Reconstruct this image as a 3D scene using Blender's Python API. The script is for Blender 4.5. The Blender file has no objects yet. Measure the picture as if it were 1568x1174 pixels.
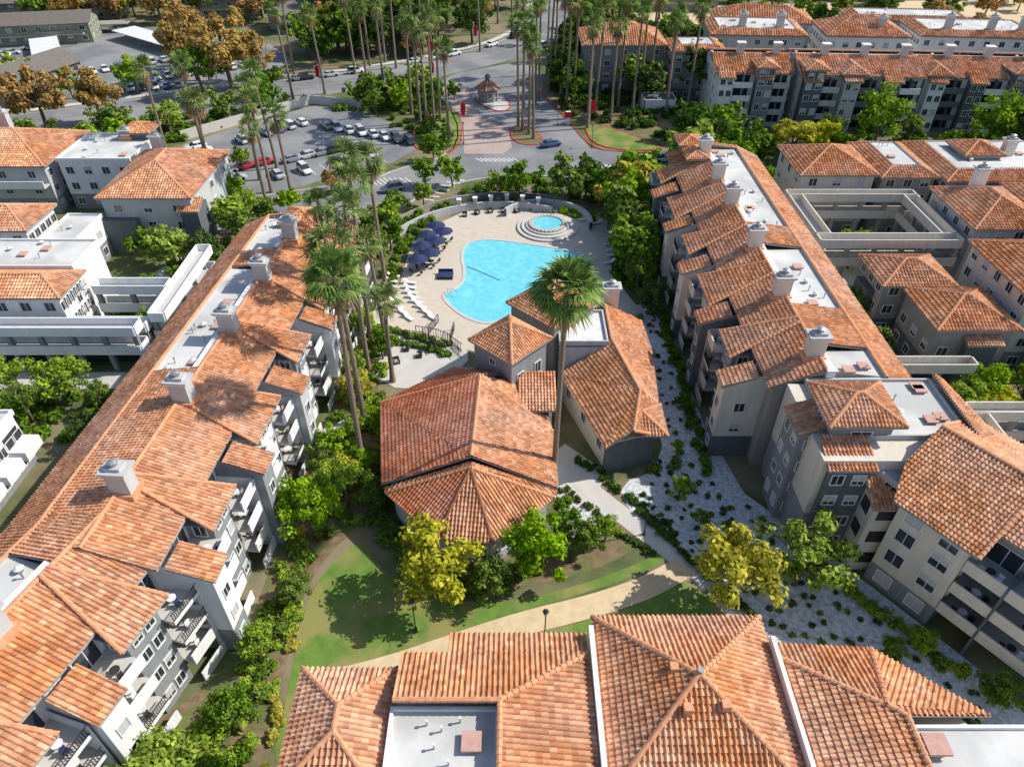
import bpy, bmesh, math, random
import numpy as np
from mathutils import Vector, Matrix
R=random.Random(7); NR=np.random.RandomState(7)
SC=bpy.context.scene
COL=SC.collection
# ------------------------------------------------------------------ materials
def nt(name):
    m=bpy.data.materials.new(name); m.use_nodes=True
    t=m.node_tree; b=t.nodes['Principled BSDF']; return m,t,b
def mat(name,c1,c2=None,scale=1.0,rough=.85,bump=0,bscale=20,metal=0,detail=4,spec=.3,c3=None,scale3=.08):
    m,t,b=nt(name); N=t.nodes; L=t.links
    b.inputs['Roughness'].default_value=rough; b.inputs['Metallic'].default_value=metal
    b.inputs['Specular IOR Level'].default_value=spec
    if c2 is None: c2=tuple(x*.82 for x in c1)
    tc=N.new('ShaderNodeTexCoord'); src=tc.outputs['Object']
    n=N.new('ShaderNodeTexNoise'); n.inputs['Scale'].default_value=scale; n.inputs['Detail'].default_value=detail; n.inputs['Roughness'].default_value=.6
    if 'stucco' in name:
        mpg=N.new('ShaderNodeMapping'); mpg.inputs['Scale'].default_value=(2.2,2.2,.35); L.new(src,mpg.inputs['Vector']); L.new(mpg.outputs['Vector'],n.inputs['Vector'])
    else: L.new(src,n.inputs['Vector'])
    r=N.new('ShaderNodeValToRGB'); r.color_ramp.elements[0].position=.35; r.color_ramp.elements[1].position=.65
    r.color_ramp.elements[0].color=(*c2,1); r.color_ramp.elements[1].color=(*c1,1)
    L.new(n.outputs['Fac'],r.inputs['Fac'])
    out=r.outputs['Color']
    if c3:
        n3=N.new('ShaderNodeTexNoise'); n3.inputs['Scale'].default_value=scale3; n3.inputs['Detail'].default_value=5
        L.new(tc.outputs['Object'],n3.inputs['Vector'])
        r3=N.new('ShaderNodeValToRGB'); r3.color_ramp.elements[0].position=.45; r3.color_ramp.elements[1].position=.58
        L.new(n3.outputs['Fac'],r3.inputs['Fac'])
        mx=N.new('ShaderNodeMixRGB'); mx.inputs['Color2'].default_value=(*c3,1)
        L.new(r3.outputs['Color'],mx.inputs['Fac']); L.new(out,mx.inputs['Color1']); out=mx.outputs['Color']
    L.new(out,b.inputs['Base Color'])
    if bump:
        n2=N.new('ShaderNodeTexNoise'); n2.inputs['Scale'].default_value=bscale; n2.inputs['Detail'].default_value=3
        L.new(tc.outputs['Object'],n2.inputs['Vector'])
        bp=N.new('ShaderNodeBump'); bp.inputs['Strength'].default_value=bump; bp.inputs['Distance'].default_value=.05
        L.new(n2.outputs['Fac'],bp.inputs['Height']); L.new(bp.outputs['Normal'],b.inputs['Normal'])
    return m
def leafmat(name,stops,trans=.3):
    m=bpy.data.materials.new(name); m.use_nodes=True; t=m.node_tree; N=t.nodes; L=t.links
    for n in list(N): N.remove(n)
    o=N.new('ShaderNodeOutputMaterial'); g=N.new('ShaderNodeNewGeometry')
    r=N.new('ShaderNodeValToRGB'); e=r.color_ramp.elements
    e[0].color=(*stops[0],1); e[1].color=(*stops[-1],1)
    for i,s in enumerate(stops[1:-1]):
        k=e.new((i+1)/(len(stops)-1)); k.color=(*s,1)
    L.new(g.outputs['Random Per Island'],r.inputs['Fac'])
    tc=N.new('ShaderNodeTexCoord'); n=N.new('ShaderNodeTexNoise'); n.inputs['Scale'].default_value=.7; n.inputs['Detail'].default_value=1
    L.new(tc.outputs['Object'],n.inputs['Vector'])
    oi=N.new('ShaderNodeObjectInfo')
    h=N.new('ShaderNodeHueSaturation'); mp=N.new('ShaderNodeMapRange'); mp.inputs['From Min'].default_value=.3; mp.inputs['From Max'].default_value=.7
    mp.inputs['To Min'].default_value=.75; mp.inputs['To Max'].default_value=1.35
    mh=N.new('ShaderNodeMapRange'); mh.inputs['To Min'].default_value=.485; mh.inputs['To Max'].default_value=.515
    L.new(oi.outputs['Random'],mh.inputs['Value']); L.new(mh.outputs['Result'],h.inputs['Hue'])
    ms=N.new('ShaderNodeMapRange'); ms.inputs['To Min'].default_value=.95; ms.inputs['To Max'].default_value=1.12
    L.new(oi.outputs['Random'],ms.inputs['Value']); L.new(ms.outputs['Result'],h.inputs['Saturation'])
    L.new(n.outputs['Fac'],mp.inputs['Value']); L.new(mp.outputs['Result'],h.inputs['Value']); L.new(r.outputs['Color'],h.inputs['Color'])
    d=N.new('ShaderNodeBsdfDiffuse'); tr=N.new('ShaderNodeBsdfTranslucent'); mx=N.new('ShaderNodeMixShader'); mx.inputs['Fac'].default_value=trans
    L.new(h.outputs['Color'],d.inputs['Color']); L.new(h.outputs['Color'],tr.inputs['Color'])
    L.new(d.outputs[0],mx.inputs[1]); L.new(tr.outputs[0],mx.inputs[2]); L.new(mx.outputs[0],o.inputs['Surface'])
    return m
def tilemat(name,stops):
    m,t,b=nt(name); N=t.nodes; L=t.links
    b.inputs['Roughness'].default_value=.8; b.inputs['Specular IOR Level'].default_value=.2
    uv=N.new('ShaderNodeUVMap'); uv.uv_map='UVMap'
    fl=N.new('ShaderNodeVectorMath'); fl.operation='FLOOR'; L.new(uv.outputs['UV'],fl.inputs[0])
    w=N.new('ShaderNodeTexWhiteNoise'); w.noise_dimensions='3D'; L.new(fl.outputs['Vector'],w.inputs['Vector'])
    r=N.new('ShaderNodeValToRGB'); e=r.color_ramp.elements; e[0].color=(*stops[0],1); e[1].color=(*stops[-1],1)
    for i,s in enumerate(stops[1:-1]):
        k=e.new((i+1)/(len(stops)-1)); k.color=(*s,1)
    L.new(w.outputs['Value'],r.inputs['Fac'])
    tc=N.new('ShaderNodeTexCoord'); n=N.new('ShaderNodeTexNoise'); n.inputs['Scale'].default_value=.35; n.inputs['Detail'].default_value=6
    L.new(tc.outputs['Object'],n.inputs['Vector'])
    mp=N.new('ShaderNodeMapRange'); mp.inputs['From Min'].default_value=.3; mp.inputs['From Max'].default_value=.7
    mp.inputs['To Min'].default_value=.8; mp.inputs['To Max'].default_value=1.18
    L.new(n.outputs['Fac'],mp.inputs['Value'])
    h=N.new('ShaderNodeHueSaturation'); L.new(r.outputs['Color'],h.inputs['Color']); L.new(mp.outputs['Result'],h.inputs['Value'])
    n5=N.new('ShaderNodeTexNoise'); n5.inputs['Scale'].default_value=.13; n5.inputs['Detail'].default_value=4; L.new(tc.outputs['Object'],n5.inputs['Vector'])
    m5=N.new('ShaderNodeMapRange'); m5.inputs['From Min'].default_value=.35; m5.inputs['From Max'].default_value=.65; m5.inputs['To Min'].default_value=.84; m5.inputs['To Max'].default_value=1.08
    L.new(n5.outputs['Fac'],m5.inputs['Value']); L.new(m5.outputs['Result'],h.inputs['Saturation'])
    L.new(h.outputs['Color'],b.inputs['Base Color'])
    return m
M={}
M['tile']=tilemat('terracotta_tile',[(.50,.22,.105),(.64,.31,.16),(.74,.40,.22),(.57,.26,.13),(.45,.205,.105),(.80,.49,.30)])
M['tile_shade']=tilemat('terracotta_tile_shade_side',[(.46,.155,.08),(.60,.225,.12),(.66,.29,.165),(.53,.19,.10),(.72,.37,.23)])  # darker, redder terracotta copy; paints shade onto roof faces turned from the sun
M['cap']=mat('ridge_cap_tile',(.72,.37,.21),(.56,.26,.135),2)
M['white']=mat('white_stucco',(.82,.82,.81),(.73,.73,.73),.6,bump=.15,bscale=30)
M['gray']=mat('gray_stucco',(.27,.285,.30),(.22,.235,.25),.6,bump=.15,bscale=30)
M['mid']=mat('light_gray_stucco',(.52,.52,.52),(.44,.445,.45),.6,bump=.15,bscale=30)
M['beige']=mat('beige_stucco',(.70,.64,.55),(.61,.56,.48),.6,bump=.15,bscale=30)
M['dark']=mat('charcoal_stucco',(.14,.15,.165),(.11,.12,.135),.6)
M['taupe']=mat('taupe_stucco',(.36,.335,.305),(.30,.28,.26),.6)
M['flat']=mat('flat_roof_membrane',(.68,.67,.64),(.56,.56,.55),.35,c3=(.48,.48,.46),scale3=.14)
M['hatch']=mat('pink_roof_hatch',(.60,.36,.30),(.50,.30,.25),2)
M['frame']=mat('window_frame',(.75,.75,.74))
M['glass']=mat('window_glass',(.035,.045,.055),(.02,.025,.03),.5,rough=.08,spec=.8)
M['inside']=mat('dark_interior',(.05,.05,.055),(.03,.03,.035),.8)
M['metal']=mat('dark_metal',(.05,.05,.05),rough=.5)
M['steel']=mat('galvanised_metal',(.5,.5,.5),(.35,.35,.35),3,rough=.4,metal=.6)
M['asphalt']=mat('asphalt',(.22,.225,.235),(.17,.175,.185),.25,bump=.2,c3=(.27,.27,.27),scale3=.07,detail=7)
M['conc']=mat('concrete',(.60,.58,.54),(.50,.48,.45),.5,c3=(.55,.52,.49))
M['deck']=mat('pool_deck',(.62,.54,.44),(.53,.46,.38),.8,c3=(.56,.50,.42),scale3=.2)
M['paver']=mat('brick_pavers',(.48,.37,.32),(.37,.27,.24),1.5,c3=(.43,.36,.33),scale3=.3)
M['paint']=mat('road_paint',(.78,.78,.75),rough=.6)
M['redp']=mat('red_kerb_paint',(.60,.07,.05),rough=.6)
M['path']=mat('tan_path',(.70,.55,.34),(.58,.45,.28),.9,bump=.2,detail=8)
M['gravel']=mat('pale_gravel',(.78,.79,.80),(.38,.39,.41),2.2,bump=.6,bscale=12,detail=9)
M['dirt']=mat('mulch_dirt',(.29,.195,.12),(.15,.105,.065),1.2,bump=.5,bscale=6,c3=(.13,.155,.05),scale3=.35,detail=8)
M['ground']=mat('ground_cover',(.13,.155,.055),(.08,.105,.04),.5,bump=.6,bscale=3,c3=(.25,.205,.125),scale3=.08,detail=8)
M['grass']=mat('lawn_grass',(.16,.26,.045),(.105,.19,.033),.7,bump=.6,bscale=9,c3=(.26,.25,.085),scale3=.22,detail=12)
M['navy']=mat('navy_canvas',(.03,.045,.12)); M['red']=mat('red_fabric',(.65,.02,.035))
M['bark']=mat('tree_bark',(.17,.13,.09),(.10,.08,.055),3,bump=.5)
M['palmbark']=mat('palm_bark',(.30,.235,.175),(.17,.135,.10),4,bump=.6,bscale=9)
M['frond']=leafmat('palm_frond',[(.08,.14,.04),(.17,.24,.07),(.30,.35,.13)],.2)
M['deadfrond']=leafmat('dead_palm_frond',[(.24,.17,.10),(.42,.32,.19)],.2)
M['lf_mid']=leafmat('leaf_green',[(.065,.125,.02),(.14,.22,.035),(.25,.35,.065)])
M['lf_bright']=leafmat('leaf_bright_green',[(.12,.21,.025),(.25,.37,.04),(.40,.52,.08)])
M['lf_yel']=leafmat('leaf_yellow_green',[(.24,.26,.03),(.44,.43,.05),(.62,.56,.09)])
M['lf_dark']=leafmat('leaf_dark_green',[(.04,.075,.02),(.08,.135,.032),(.14,.21,.05)])
M['lf_rust']=leafmat('leaf_autumn',[(.27,.17,.06),(.45,.28,.10),(.54,.37,.15),(.22,.24,.06)])
M['tyre']=mat('tyre',(.02,.02,.02)); M['lamp_y']=mat('yellow_paint',(.6,.42,.05))
def watermat():
    m,t,b=nt('pool_water'); N=t.nodes; L=t.links
    b.inputs['Roughness'].default_value=.06; b.inputs['Specular IOR Level'].default_value=.5
    tc=N.new('ShaderNodeTexCoord'); v=N.new('ShaderNodeTexVoronoi'); v.feature='SMOOTH_F1'; v.inputs['Scale'].default_value=1.1
    L.new(tc.outputs['Object'],v.inputs['Vector'])
    r=N.new('ShaderNodeValToRGB'); r.color_ramp.elements[0].position=.2; r.color_ramp.elements[1].position=.9
    r.color_ramp.elements[0].color=(.14,.58,.70,1); r.color_ramp.elements[1].color=(.24,.70,.79,1)  # cell pattern paints caustic light into the water colour
    L.new(v.outputs['Distance'],r.inputs['Fac'])
    L.new(r.outputs['Color'],b.inputs['Base Color'])
    n2=N.new('ShaderNodeTexNoise'); n2.inputs['Scale'].default_value=1.5; L.new(tc.outputs['Object'],n2.inputs['Vector'])
    bp=N.new('ShaderNodeBump'); bp.inputs['Strength'].default_value=.15; bp.inputs['Distance'].default_value=.1
    L.new(n2.outputs['Fac'],bp.inputs['Height']); L.new(bp.outputs['Normal'],b.inputs['Normal'])
    return m
M['water']=watermat()
# ------------------------------------------------------------------ mesh helpers
def mkobj(name,me,parent=None,loc=(0,0,0),rz=0,sc=1):
    o=bpy.data.objects.new(name,me); COL.objects.link(o); o.location=loc; o.rotation_euler=(0,0,rz)
    o.scale=(sc,sc,sc) if not isinstance(sc,tuple) else sc
    if parent: o.parent=parent
    return o
def mkmesh(name,V,F,mats,mi=None):
    me=bpy.data.meshes.new(name); me.from_pydata([tuple(v) for v in V],[],[tuple(f) for f in F])
    for m in mats: me.materials.append(M[m])
    if mi is not None: me.polygons.foreach_set('material_index',list(mi))
    me.update(); return me
def sheet(name,pts,z,m,smooth=0):
    pts=[tuple(p) for p in pts]
    for _ in range(smooth):
        q=[]
        for i in range(len(pts)):
            a=pts[i]; b=pts[(i+1)%len(pts)]
            q+=[(a[0]*.75+b[0]*.25,a[1]*.75+b[1]*.25),(a[0]*.25+b[0]*.75,a[1]*.25+b[1]*.75)]
        pts=q
    bm=bmesh.new(); vs=[bm.verts.new((x,y,z)) for x,y in pts]; f=bm.faces.new(vs)
    bmesh.ops.triangulate(bm,faces=[f]); bmesh.ops.recalc_face_normals(bm,faces=bm.faces)
    me=bpy.data.meshes.new(name); bm.to_mesh(me); bm.free(); me.materials.append(M[m]); me.update()
    if me.polygons[0].normal.z<0: me.flip_normals()
    return mkobj(name,me),pts
def smooth_line(pts,k=2):
    for _ in range(k):
        q=[pts[0]]
        for a,b in zip(pts,pts[1:]):
            q+=[(a[0]*.75+b[0]*.25,a[1]*.75+b[1]*.25),(a[0]*.25+b[0]*.75,a[1]*.25+b[1]*.75)]
        pts=q+[pts[-1]]
    return pts
def ribbon_geo(pts,w,z0,z1,closed=False):
    n=len(pts); V=[];F=[]
    for i,p in enumerate(pts):
        a=pts[(i-1)%n] if (closed or i>0) else p; b=pts[(i+1)%n] if (closed or i<n-1) else p
        d=Vector((b[0]-a[0],b[1]-a[1])); d.normalize(); nx,ny=-d.y*w/2,d.x*w/2
        V+=[(p[0]+nx,p[1]+ny,z1),(p[0]-nx,p[1]-ny,z1),(p[0]+nx,p[1]+ny,z0),(p[0]-nx,p[1]-ny,z0)]
    for i in range(n if closed else n-1):
        a=4*i; b=4*((i+1)%n)
        F.append((a,a+1,b+1,b))
        if z1-z0>.01: F+=[(a,b,b+2,a+2),(a+1,a+3,b+3,b+1)]
    return V,F
def ribbon(name,pts,w,z0,z1,m,closed=False,sm=0,parent=None):
    if sm: pts=smooth_line(pts,sm)
    V,F=ribbon_geo(pts,w,z0,z1,closed); return mkobj(name,mkmesh(name,V,F,[m]),parent)
class Bld:
    def __init__(s,name,o=(0,0),ang=0,mir=1):
        s.name=name; s.parts={}; s.tb={}; s.tm='tile'; s.frame(o,ang,mir)
    def frame(s,o,ang=0,mir=1):
        a=math.radians(ang); s.o=o
        s.ex=(math.cos(a)*mir,-math.sin(a)*mir); s.ey=(math.sin(a),math.cos(a))
    def T(s,p): return (s.o[0]+p[0]*s.ex[0]+p[1]*s.ey[0], s.o[1]+p[0]*s.ex[1]+p[1]*s.ey[1], p[2] if len(p)>2 else 0)
    def add(s,part,m,V,F):
        P=s.parts.setdefault((part,m),([],[])); k=len(P[0]); P[0].extend(V); P[1].extend([tuple(i+k for i in f) for f in F])
    def box(s,part,m,x0,x1,y0,y1,z0,z1):
        if x0>x1: x0,x1=x1,x0
        if y0>y1: y0,y1=y1,y0
        V=[s.T(p) for p in [(x0,y0,z0),(x1,y0,z0),(x1,y1,z0),(x0,y1,z0),(x0,y0,z1),(x1,y0,z1),(x1,y1,z1),(x0,y1,z1)]]
        s.add(part,m,V,[(0,3,2,1),(4,5,6,7),(0,1,5,4),(1,2,6,5),(2,3,7,6),(3,0,4,7)])
    def prism(s,part,m,pts,z0,z1):
        n=len(pts); V=[s.T((*p,z0)) for p in pts]+[s.T((*p,z1)) for p in pts]
        s.add(part,m,V,[tuple(range(n,2*n))]+[(i,(i+1)%n,(i+1)%n+n,i+n) for i in range(n)])
    def poly(s,part,m,pts):
        s.add(part,m,[s.T(p) for p in pts],[tuple(range(len(pts)))])
    def cyl(s,part,m,x,y,r,z0,z1,n=10,r2=None):
        r2=r if r2 is None else r2
        V=[s.T((x+r*math.cos(6.2832*i/n),y+r*math.sin(6.2832*i/n),z0)) for i in range(n)]+[s.T((x+r2*math.cos(6.2832*i/n),y+r2*math.sin(6.2832*i/n),z1)) for i in range(n)]
        s.add(part,m,V,[tuple(range(n,2*n))]+[(i,(i+1)%n,(i+1)%n+n,i+n) for i in range(n)])
    def cap(s,p,q,r=.21):
        p=Vector(s.T(p)); q=Vector(s.T(q)); d=q-p; L=d.length
        if L<.1: return
        d/=L; e=d.cross(Vector((0,0,1)));
        if e.length<.01: return
        e.normalize(); u=e.cross(d); n=max(1,round(L/.5)); V=[];F=[]
        for i in range(n):
            for t,rr in ((i/n,r*.85),((i+1)/n,r*1.1)):
                c=p+d*(L*t)
                for k in range(5):
                    a=math.pi*k/4; V.append(tuple(c+e*(math.cos(a)*rr)+u*(math.sin(a)*rr+.03)))
            b=10*i
            for k in range(4): F.append((b+k,b+k+1,b+k+6,b+k+5))
            F.append((b+5,b+6,b+7,b+8,b+9))
        s.add('ridge_caps','cap',V,F)
    def tiles(s,pts,m=None,k=1.0,caps=(),under=True,world=False):
        m=m or s.tm
        W=[Vector(p if world else s.T(p)) for p in pts]
        n=Vector((0,0,0))
        for i in range(len(W)):
            a=W[i]; b=W[(i+1)%len(W)]; n+=Vector(((a.y-b.y)*(a.z+b.z),(a.z-b.z)*(a.x+b.x),(a.x-b.x)*(a.y+b.y)))
        n.normalize()
        if n.z<0: W.reverse(); n=-n
        c=sum(W,Vector())/len(W)
        if len(W)>3 and max(abs((p-c).dot(n)) for p in W)>.05:
            for i in range(1,len(W)-1): s.tiles([tuple(W[0]),tuple(W[i]),tuple(W[i+1])],m,k,(),under,True)
        else:
            e=Vector((0,0,1)).cross(n)
            if e.length<1e-3: e=Vector((1,0,0))
            e.normalize(); d=e.cross(n);
            if d.z>0: d=-d
            tw=.37*k; tc=.47*k
            us=[p.dot(e) for p in W]; vs=[p.dot(d) for p in W]
            u0=math.floor(min(us)/tw); u1=math.ceil(max(us)/tw); v0=math.floor(min(vs)/tc); v1=math.ceil(max(vs)/tc)
            fr=[0,.14,.32,.5,.64]; hh=[0,.095,.14,.095,0]
            U=np.array([(i+f)*tw for i in range(u0,u1) for f in fr]+[u1*tw]); H=np.array([h*k for i in range(u0,u1) for h in hh]+[0])
            Vv=[];Z=[]
            for j in range(v0,v1): Vv+=[j*tc,(j+1)*tc]; Z+=[0,.085*k]
            Vv=np.array(Vv);Z=np.array(Z); nu=len(U); nv=len(Vv)
            pl=W[0].dot(n)
            g=np.zeros((nv,nu,3)); jit=NR.uniform(-.014,.014,(nv,nu))
            g+=U[None,:,None]*np.array(e)+Vv[:,None,None]*np.array(d)+(pl+H[None,:]+Z[:,None]+jit)[:,:,None]*np.array(n)
            idx=np.arange(nv*nu).reshape(nv,nu)
            F=np.stack([idx[:-1,:-1],idx[:-1,1:],idx[1:,1:],idx[1:,:-1]],-1).reshape(-1,4)
            me=bpy.data.meshes.new('t'); me.from_pydata(g.reshape(-1,3).tolist(),[],F.tolist())
            uvl=me.uv_layers.new(name='UVMap')
            fu=np.repeat(np.arange(u0,u1),5); fu=np.tile(fu,nv-1)+.5
            fv=np.repeat(np.array([v0+j//2 for j in range(nv-1)]),nu-1)+.5
            uv=np.repeat(np.stack([fu+W[0].x%97//1*13,fv],-1),4,axis=0).astype(np.float32)
            uvl.data.foreach_set('uv',uv.ravel())
            bm=bmesh.new(); bm.from_mesh(me); bpy.data.meshes.remove(me)
            for i in range(len(W)):
                a=W[i]; b=W[(i+1)%len(W)]; no=(b-a).cross(n)
                if no.length<1e-4: continue
                bmesh.ops.bisect_plane(bm,geom=bm.verts[:]+bm.edges[:]+bm.faces[:],plane_co=a,plane_no=no.normalized(),clear_outer=True)
            key=('roof_tiles',m)
            if key not in s.tb: s.tb[key]=bmesh.new()
            t=bpy.data.meshes.new('t2'); bm.to_mesh(t); bm.free(); s.tb[key].from_mesh(t); bpy.data.meshes.remove(t)
            if under:
                th=.16; V=[tuple(p-n*.03) for p in W]+[tuple(p-Vector((0,0,th+.03))) for p in W]; q=len(W)
                s.add('eaves','taupe',V,[tuple(range(q,2*q)),tuple(range(q))]+[(i,(i+1)%q,(i+1)%q+q,i+q) for i in range(q)])
        for a,b in caps: s.cap(pts[a],pts[b])
    def hip(s,x0,x1,y0,y1,z,pitch=.42,m=None,k=1.0,gable=(0,0),axis=None):
        wx=x1-x0; wy=y1-y0; ax=axis or ('y' if wy>=wx else 'x')
        if ax=='y':
            r=wx/2; zt=z+r*pitch; xm=(x0+x1)/2; a=(xm,y0+(0 if gable[0] else r),zt); b=(xm,y1-(0 if gable[1] else r),zt)
            if b[1]<a[1]: b=a=(xm,(y0+y1)/2,zt)
            s.tiles([(x0,y0,z),a,b,(x0,y1,z)] if a!=b else [(x0,y0,z),a,(x0,y1,z)],m,k); s.tiles([(x1,y0,z),a,b,(x1,y1,z)] if a!=b else [(x1,y0,z),a,(x1,y1,z)],m,k)
            if not gable[0]: s.tiles([(x0,y0,z),(x1,y0,z),a],m,k); s.cap((x0,y0,z),a); s.cap((x1,y0,z),a)
            if not gable[1]: s.tiles([(x0,y1,z),(x1,y1,z),b],m,k); s.cap((x0,y1,z),b); s.cap((x1,y1,z),b)
            if a!=b: s.cap(a,b)
        else:
            r=wy/2; zt=z+r*pitch; ym=(y0+y1)/2; a=(x0+(0 if gable[0] else r),ym,zt); b=(x1-(0 if gable[1] else r),ym,zt)
            if b[0]<a[0]: b=a=((x0+x1)/2,ym,zt)
            s.tiles([(x0,y0,z),a,b,(x1,y0,z)] if a!=b else [(x0,y0,z),a,(x1,y0,z)],m,k); s.tiles([(x0,y1,z),a,b,(x1,y1,z)] if a!=b else [(x0,y1,z),a,(x1,y1,z)],m,k)
            if not gable[0]: s.tiles([(x0,y0,z),(x0,y1,z),a],m,k); s.cap((x0,y0,z),a); s.cap((x0,y1,z),a)
            if not gable[1]: s.tiles([(x1,y0,z),(x1,y1,z),b],m,k); s.cap((x1,y0,z),b); s.cap((x1,y1,z),b)
            if a!=b: s.cap(a,b)
    def flatroof(s,x0,x1,y0,y1,z,m='flat',par=.35,pm='white',stuff=0):
        s.box('flat_roof',m,x0,x1,y0,y1,z-.3,z); t=.22
        if par:
            s.box('parapet',pm,x0-t,x0,y0-t,y1+t,z-.3,z+par); s.box('parapet',pm,x1,x1+t,y0-t,y1+t,z-.3,z+par)
            s.box('parapet',pm,x0,x1,y0-t,y0,z-.3,z+par); s.box('parapet',pm,x0,x1,y1,y1+t,z-.3,z+par)
        for _ in range(stuff): s.stuff(R.uniform(x0+.8,x1-.8),R.uniform(y0+.8,y1-.8),z)
    def stuff(s,x,y,z):
        c=R.random()
        if c<.3:
            s.box('roof_hatch','steel',x-.45,x+.45,y-.45,y+.45,z,z+.2); s.box('roof_hatch','hatch',x-.58,x+.58,y-.58,y+.58,z+.2,z+.36)
        elif c<.72: s.cyl('vent_pipe','steel',x,y,.07,z,z+.6,6); s.cyl('vent_pipe','steel',x,y,.13,z+.6,z+.72,6)
        else: s.cyl('vent_fan','steel',x,y,.28,z,z+.4,10); s.cyl('vent_fan','frame',x,y,.4,z+.4,z+.55,10,.15)
    def win(s,x,y,nx,ny,z,w=1.4,h=1.3,fm='frame'):
        def bx(part,m,a0,a1,z0,z1,d0,d1):
            tx,ty=-ny,nx
            pts=[(x+tx*a+nx*d,y+ty*a+ny*d,zz) for zz in (z0,z1) for a,d in ((a0,d0),(a1,d0),(a1,d1),(a0,d1))]
            s.add(part,m,[s.T(p) for p in pts],[(0,3,2,1),(4,5,6,7),(0,1,5,4),(1,2,6,5),(2,3,7,6),(3,0,4,7)])
        f=.1
        bx('window_glass','glass',-w/2,w/2,z-h/2,z+h/2,-.02,.03)
        if R.random()<.35: bx('window_blind','mid',-w/2,w/2,z-h/2+h*R.choice([.3,.5,0]),z+h/2,.03,.045)
        bx('window_frame',fm,-w/2-f,-w/2,z-h/2-f,z+h/2+f,0,.1); bx('window_frame',fm,w/2,w/2+f,z-h/2-f,z+h/2+f,0,.1)
        bx('window_frame',fm,-w/2,w/2,z-h/2-f,z-h/2,0,.13); bx('window_frame',fm,-w/2,w/2,z+h/2,z+h/2+f,0,.1)
        bx('window_frame',fm,-.03,.03,z-h/2,z+h/2,.0,.07)
    def wins(s,p0,p1,n,zs,w=1.4,h=1.3,flip=1):
        d=Vector((p1[0]-p0[0],p1[1]-p0[1])); L=d.length; d/=L; nx,ny=d.y*flip,-d.x*flip
        for i in range(n):
            t=(i+.5)/n
            for z in zs: s.win(p0[0]+d.x*L*t,p0[1]+d.y*L*t,nx,ny,z,w,h)
    def chimney(s,x,y,z0,z1,m='mid',w=1.8,l=1.4):
        s.box('chimney',m,x-w/2,x+w/2,y-l/2,y+l/2,z0,z1-.9); s.box('chimney','white',x-w/2-.12,x+w/2+.12,y-l/2-.12,y+l/2+.12,z1-.9,z1-.7)
        s.box('chimney','mid',x-w/2-.3,x+w/2+.3,y-l/2-.25,y+l/2+.25,z1-.7,z1-.5)
        s.box('chimney','mid',x-w/2+.2,x+w/2-.2,y-l/2+.15,y+l/2-.15,z1-.5,z1-.2)
        s.cyl('chimney_cap','steel',x,y,.38,z1-.2,z1+.2,10); s.cyl('chimney_cap','steel',x,y,.5,z1+.2,z1+.35,10,.2)
        s.box('chimney_flashing','cap',x-w/2-.25,x+w/2+.25,y-l/2-.25,y+l/2+.25,z0,z0+1.35)
    def furn(s,x,y,z):
        s.cyl('patio_table',R.choice(['metal','frame','white']),x,y,.4,z+.68,z+.73,10); s.cyl('patio_table','metal',x,y,.05,z,z+.68,6)
        for a in (0,2.4):
            cx=x+.85*math.cos(a+x); cy=y+.8*math.sin(a+x); m=R.choice(['metal','taupe','navy','metal','white','hatch'])
            s.box('patio_chair',m,cx-.24,cx+.24,cy-.24,cy+.24,z+.38,z+.45); s.box('patio_chair',m,cx-.24,cx-.18,cy-.24,cy+.24,z+.45,z+.9)
            for i in (-.2,.2):
                for j in (-.2,.2): s.box('patio_chair',m,cx+i-.02,cx+i+.02,cy+j-.02,cy+j+.02,z,z+.38)
    def finish(s):
        e=bpy.data.objects.new(s.name,None); COL.objects.link(e)
        for (p,m),(V,F) in s.parts.items(): mkobj(p,mkmesh(p,V,F,[m]),e)
        for (p,m),bm in s.tb.items():
            me=bpy.data.meshes.new(p); bm.to_mesh(me); bm.free(); me.materials.append(M[m]); mkobj(p,me,e)
        return e
# ---- reusable apartment wing, local frame: x=0 is the front of the piers, +x outward, building extends to -x
def balcony(b,y0,y1,xb,xf,zs,wm,pm,furn=True):
    for z in zs:
        b.box('balcony_floor','conc',xb,xf,y0,y1,z-.28,z)
        solid=R.random()<.6
        if solid: b.box('balcony_parapet',pm,xf-.16,xf+.003,y0,y1,z-.32,z+1.0)
        else:
            b.box('balcony_rail','metal',xf-.1,xf-.05,y0,y1,z+.95,z+1.02); b.box('balcony_rail','metal',xf-.1,xf-.05,y0,y1,z+.08,z+.13)
            n=int((y1-y0)/.2)
            for i in range(n): yy=y0+(i+.5)*(y1-y0)/n; b.box('balcony_rail','metal',xf-.1,xf-.05,yy-.025,yy+.025,z+.1,z+.97)
            b.box('balcony_floor',pm,xf-.16,xf+.003,y0,y1,z-.32,z+.05)
        b.box('sliding_door','frame',xb,xb+.05,y0+.35,y1-.45,z,z+2.25); b.box('sliding_door','glass',xb+.05,xb+.075,y0+.45,(y0+y1)/2-.08,z+.1,z+2.15); b.box('sliding_door','glass',xb+.05,xb+.075,(y0+y1)/2+.02,y1-.55,z+.1,z+2.15)
        if furn: b.furn((xb+xf)/2+.5,(y0+y1)/2,z)
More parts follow.
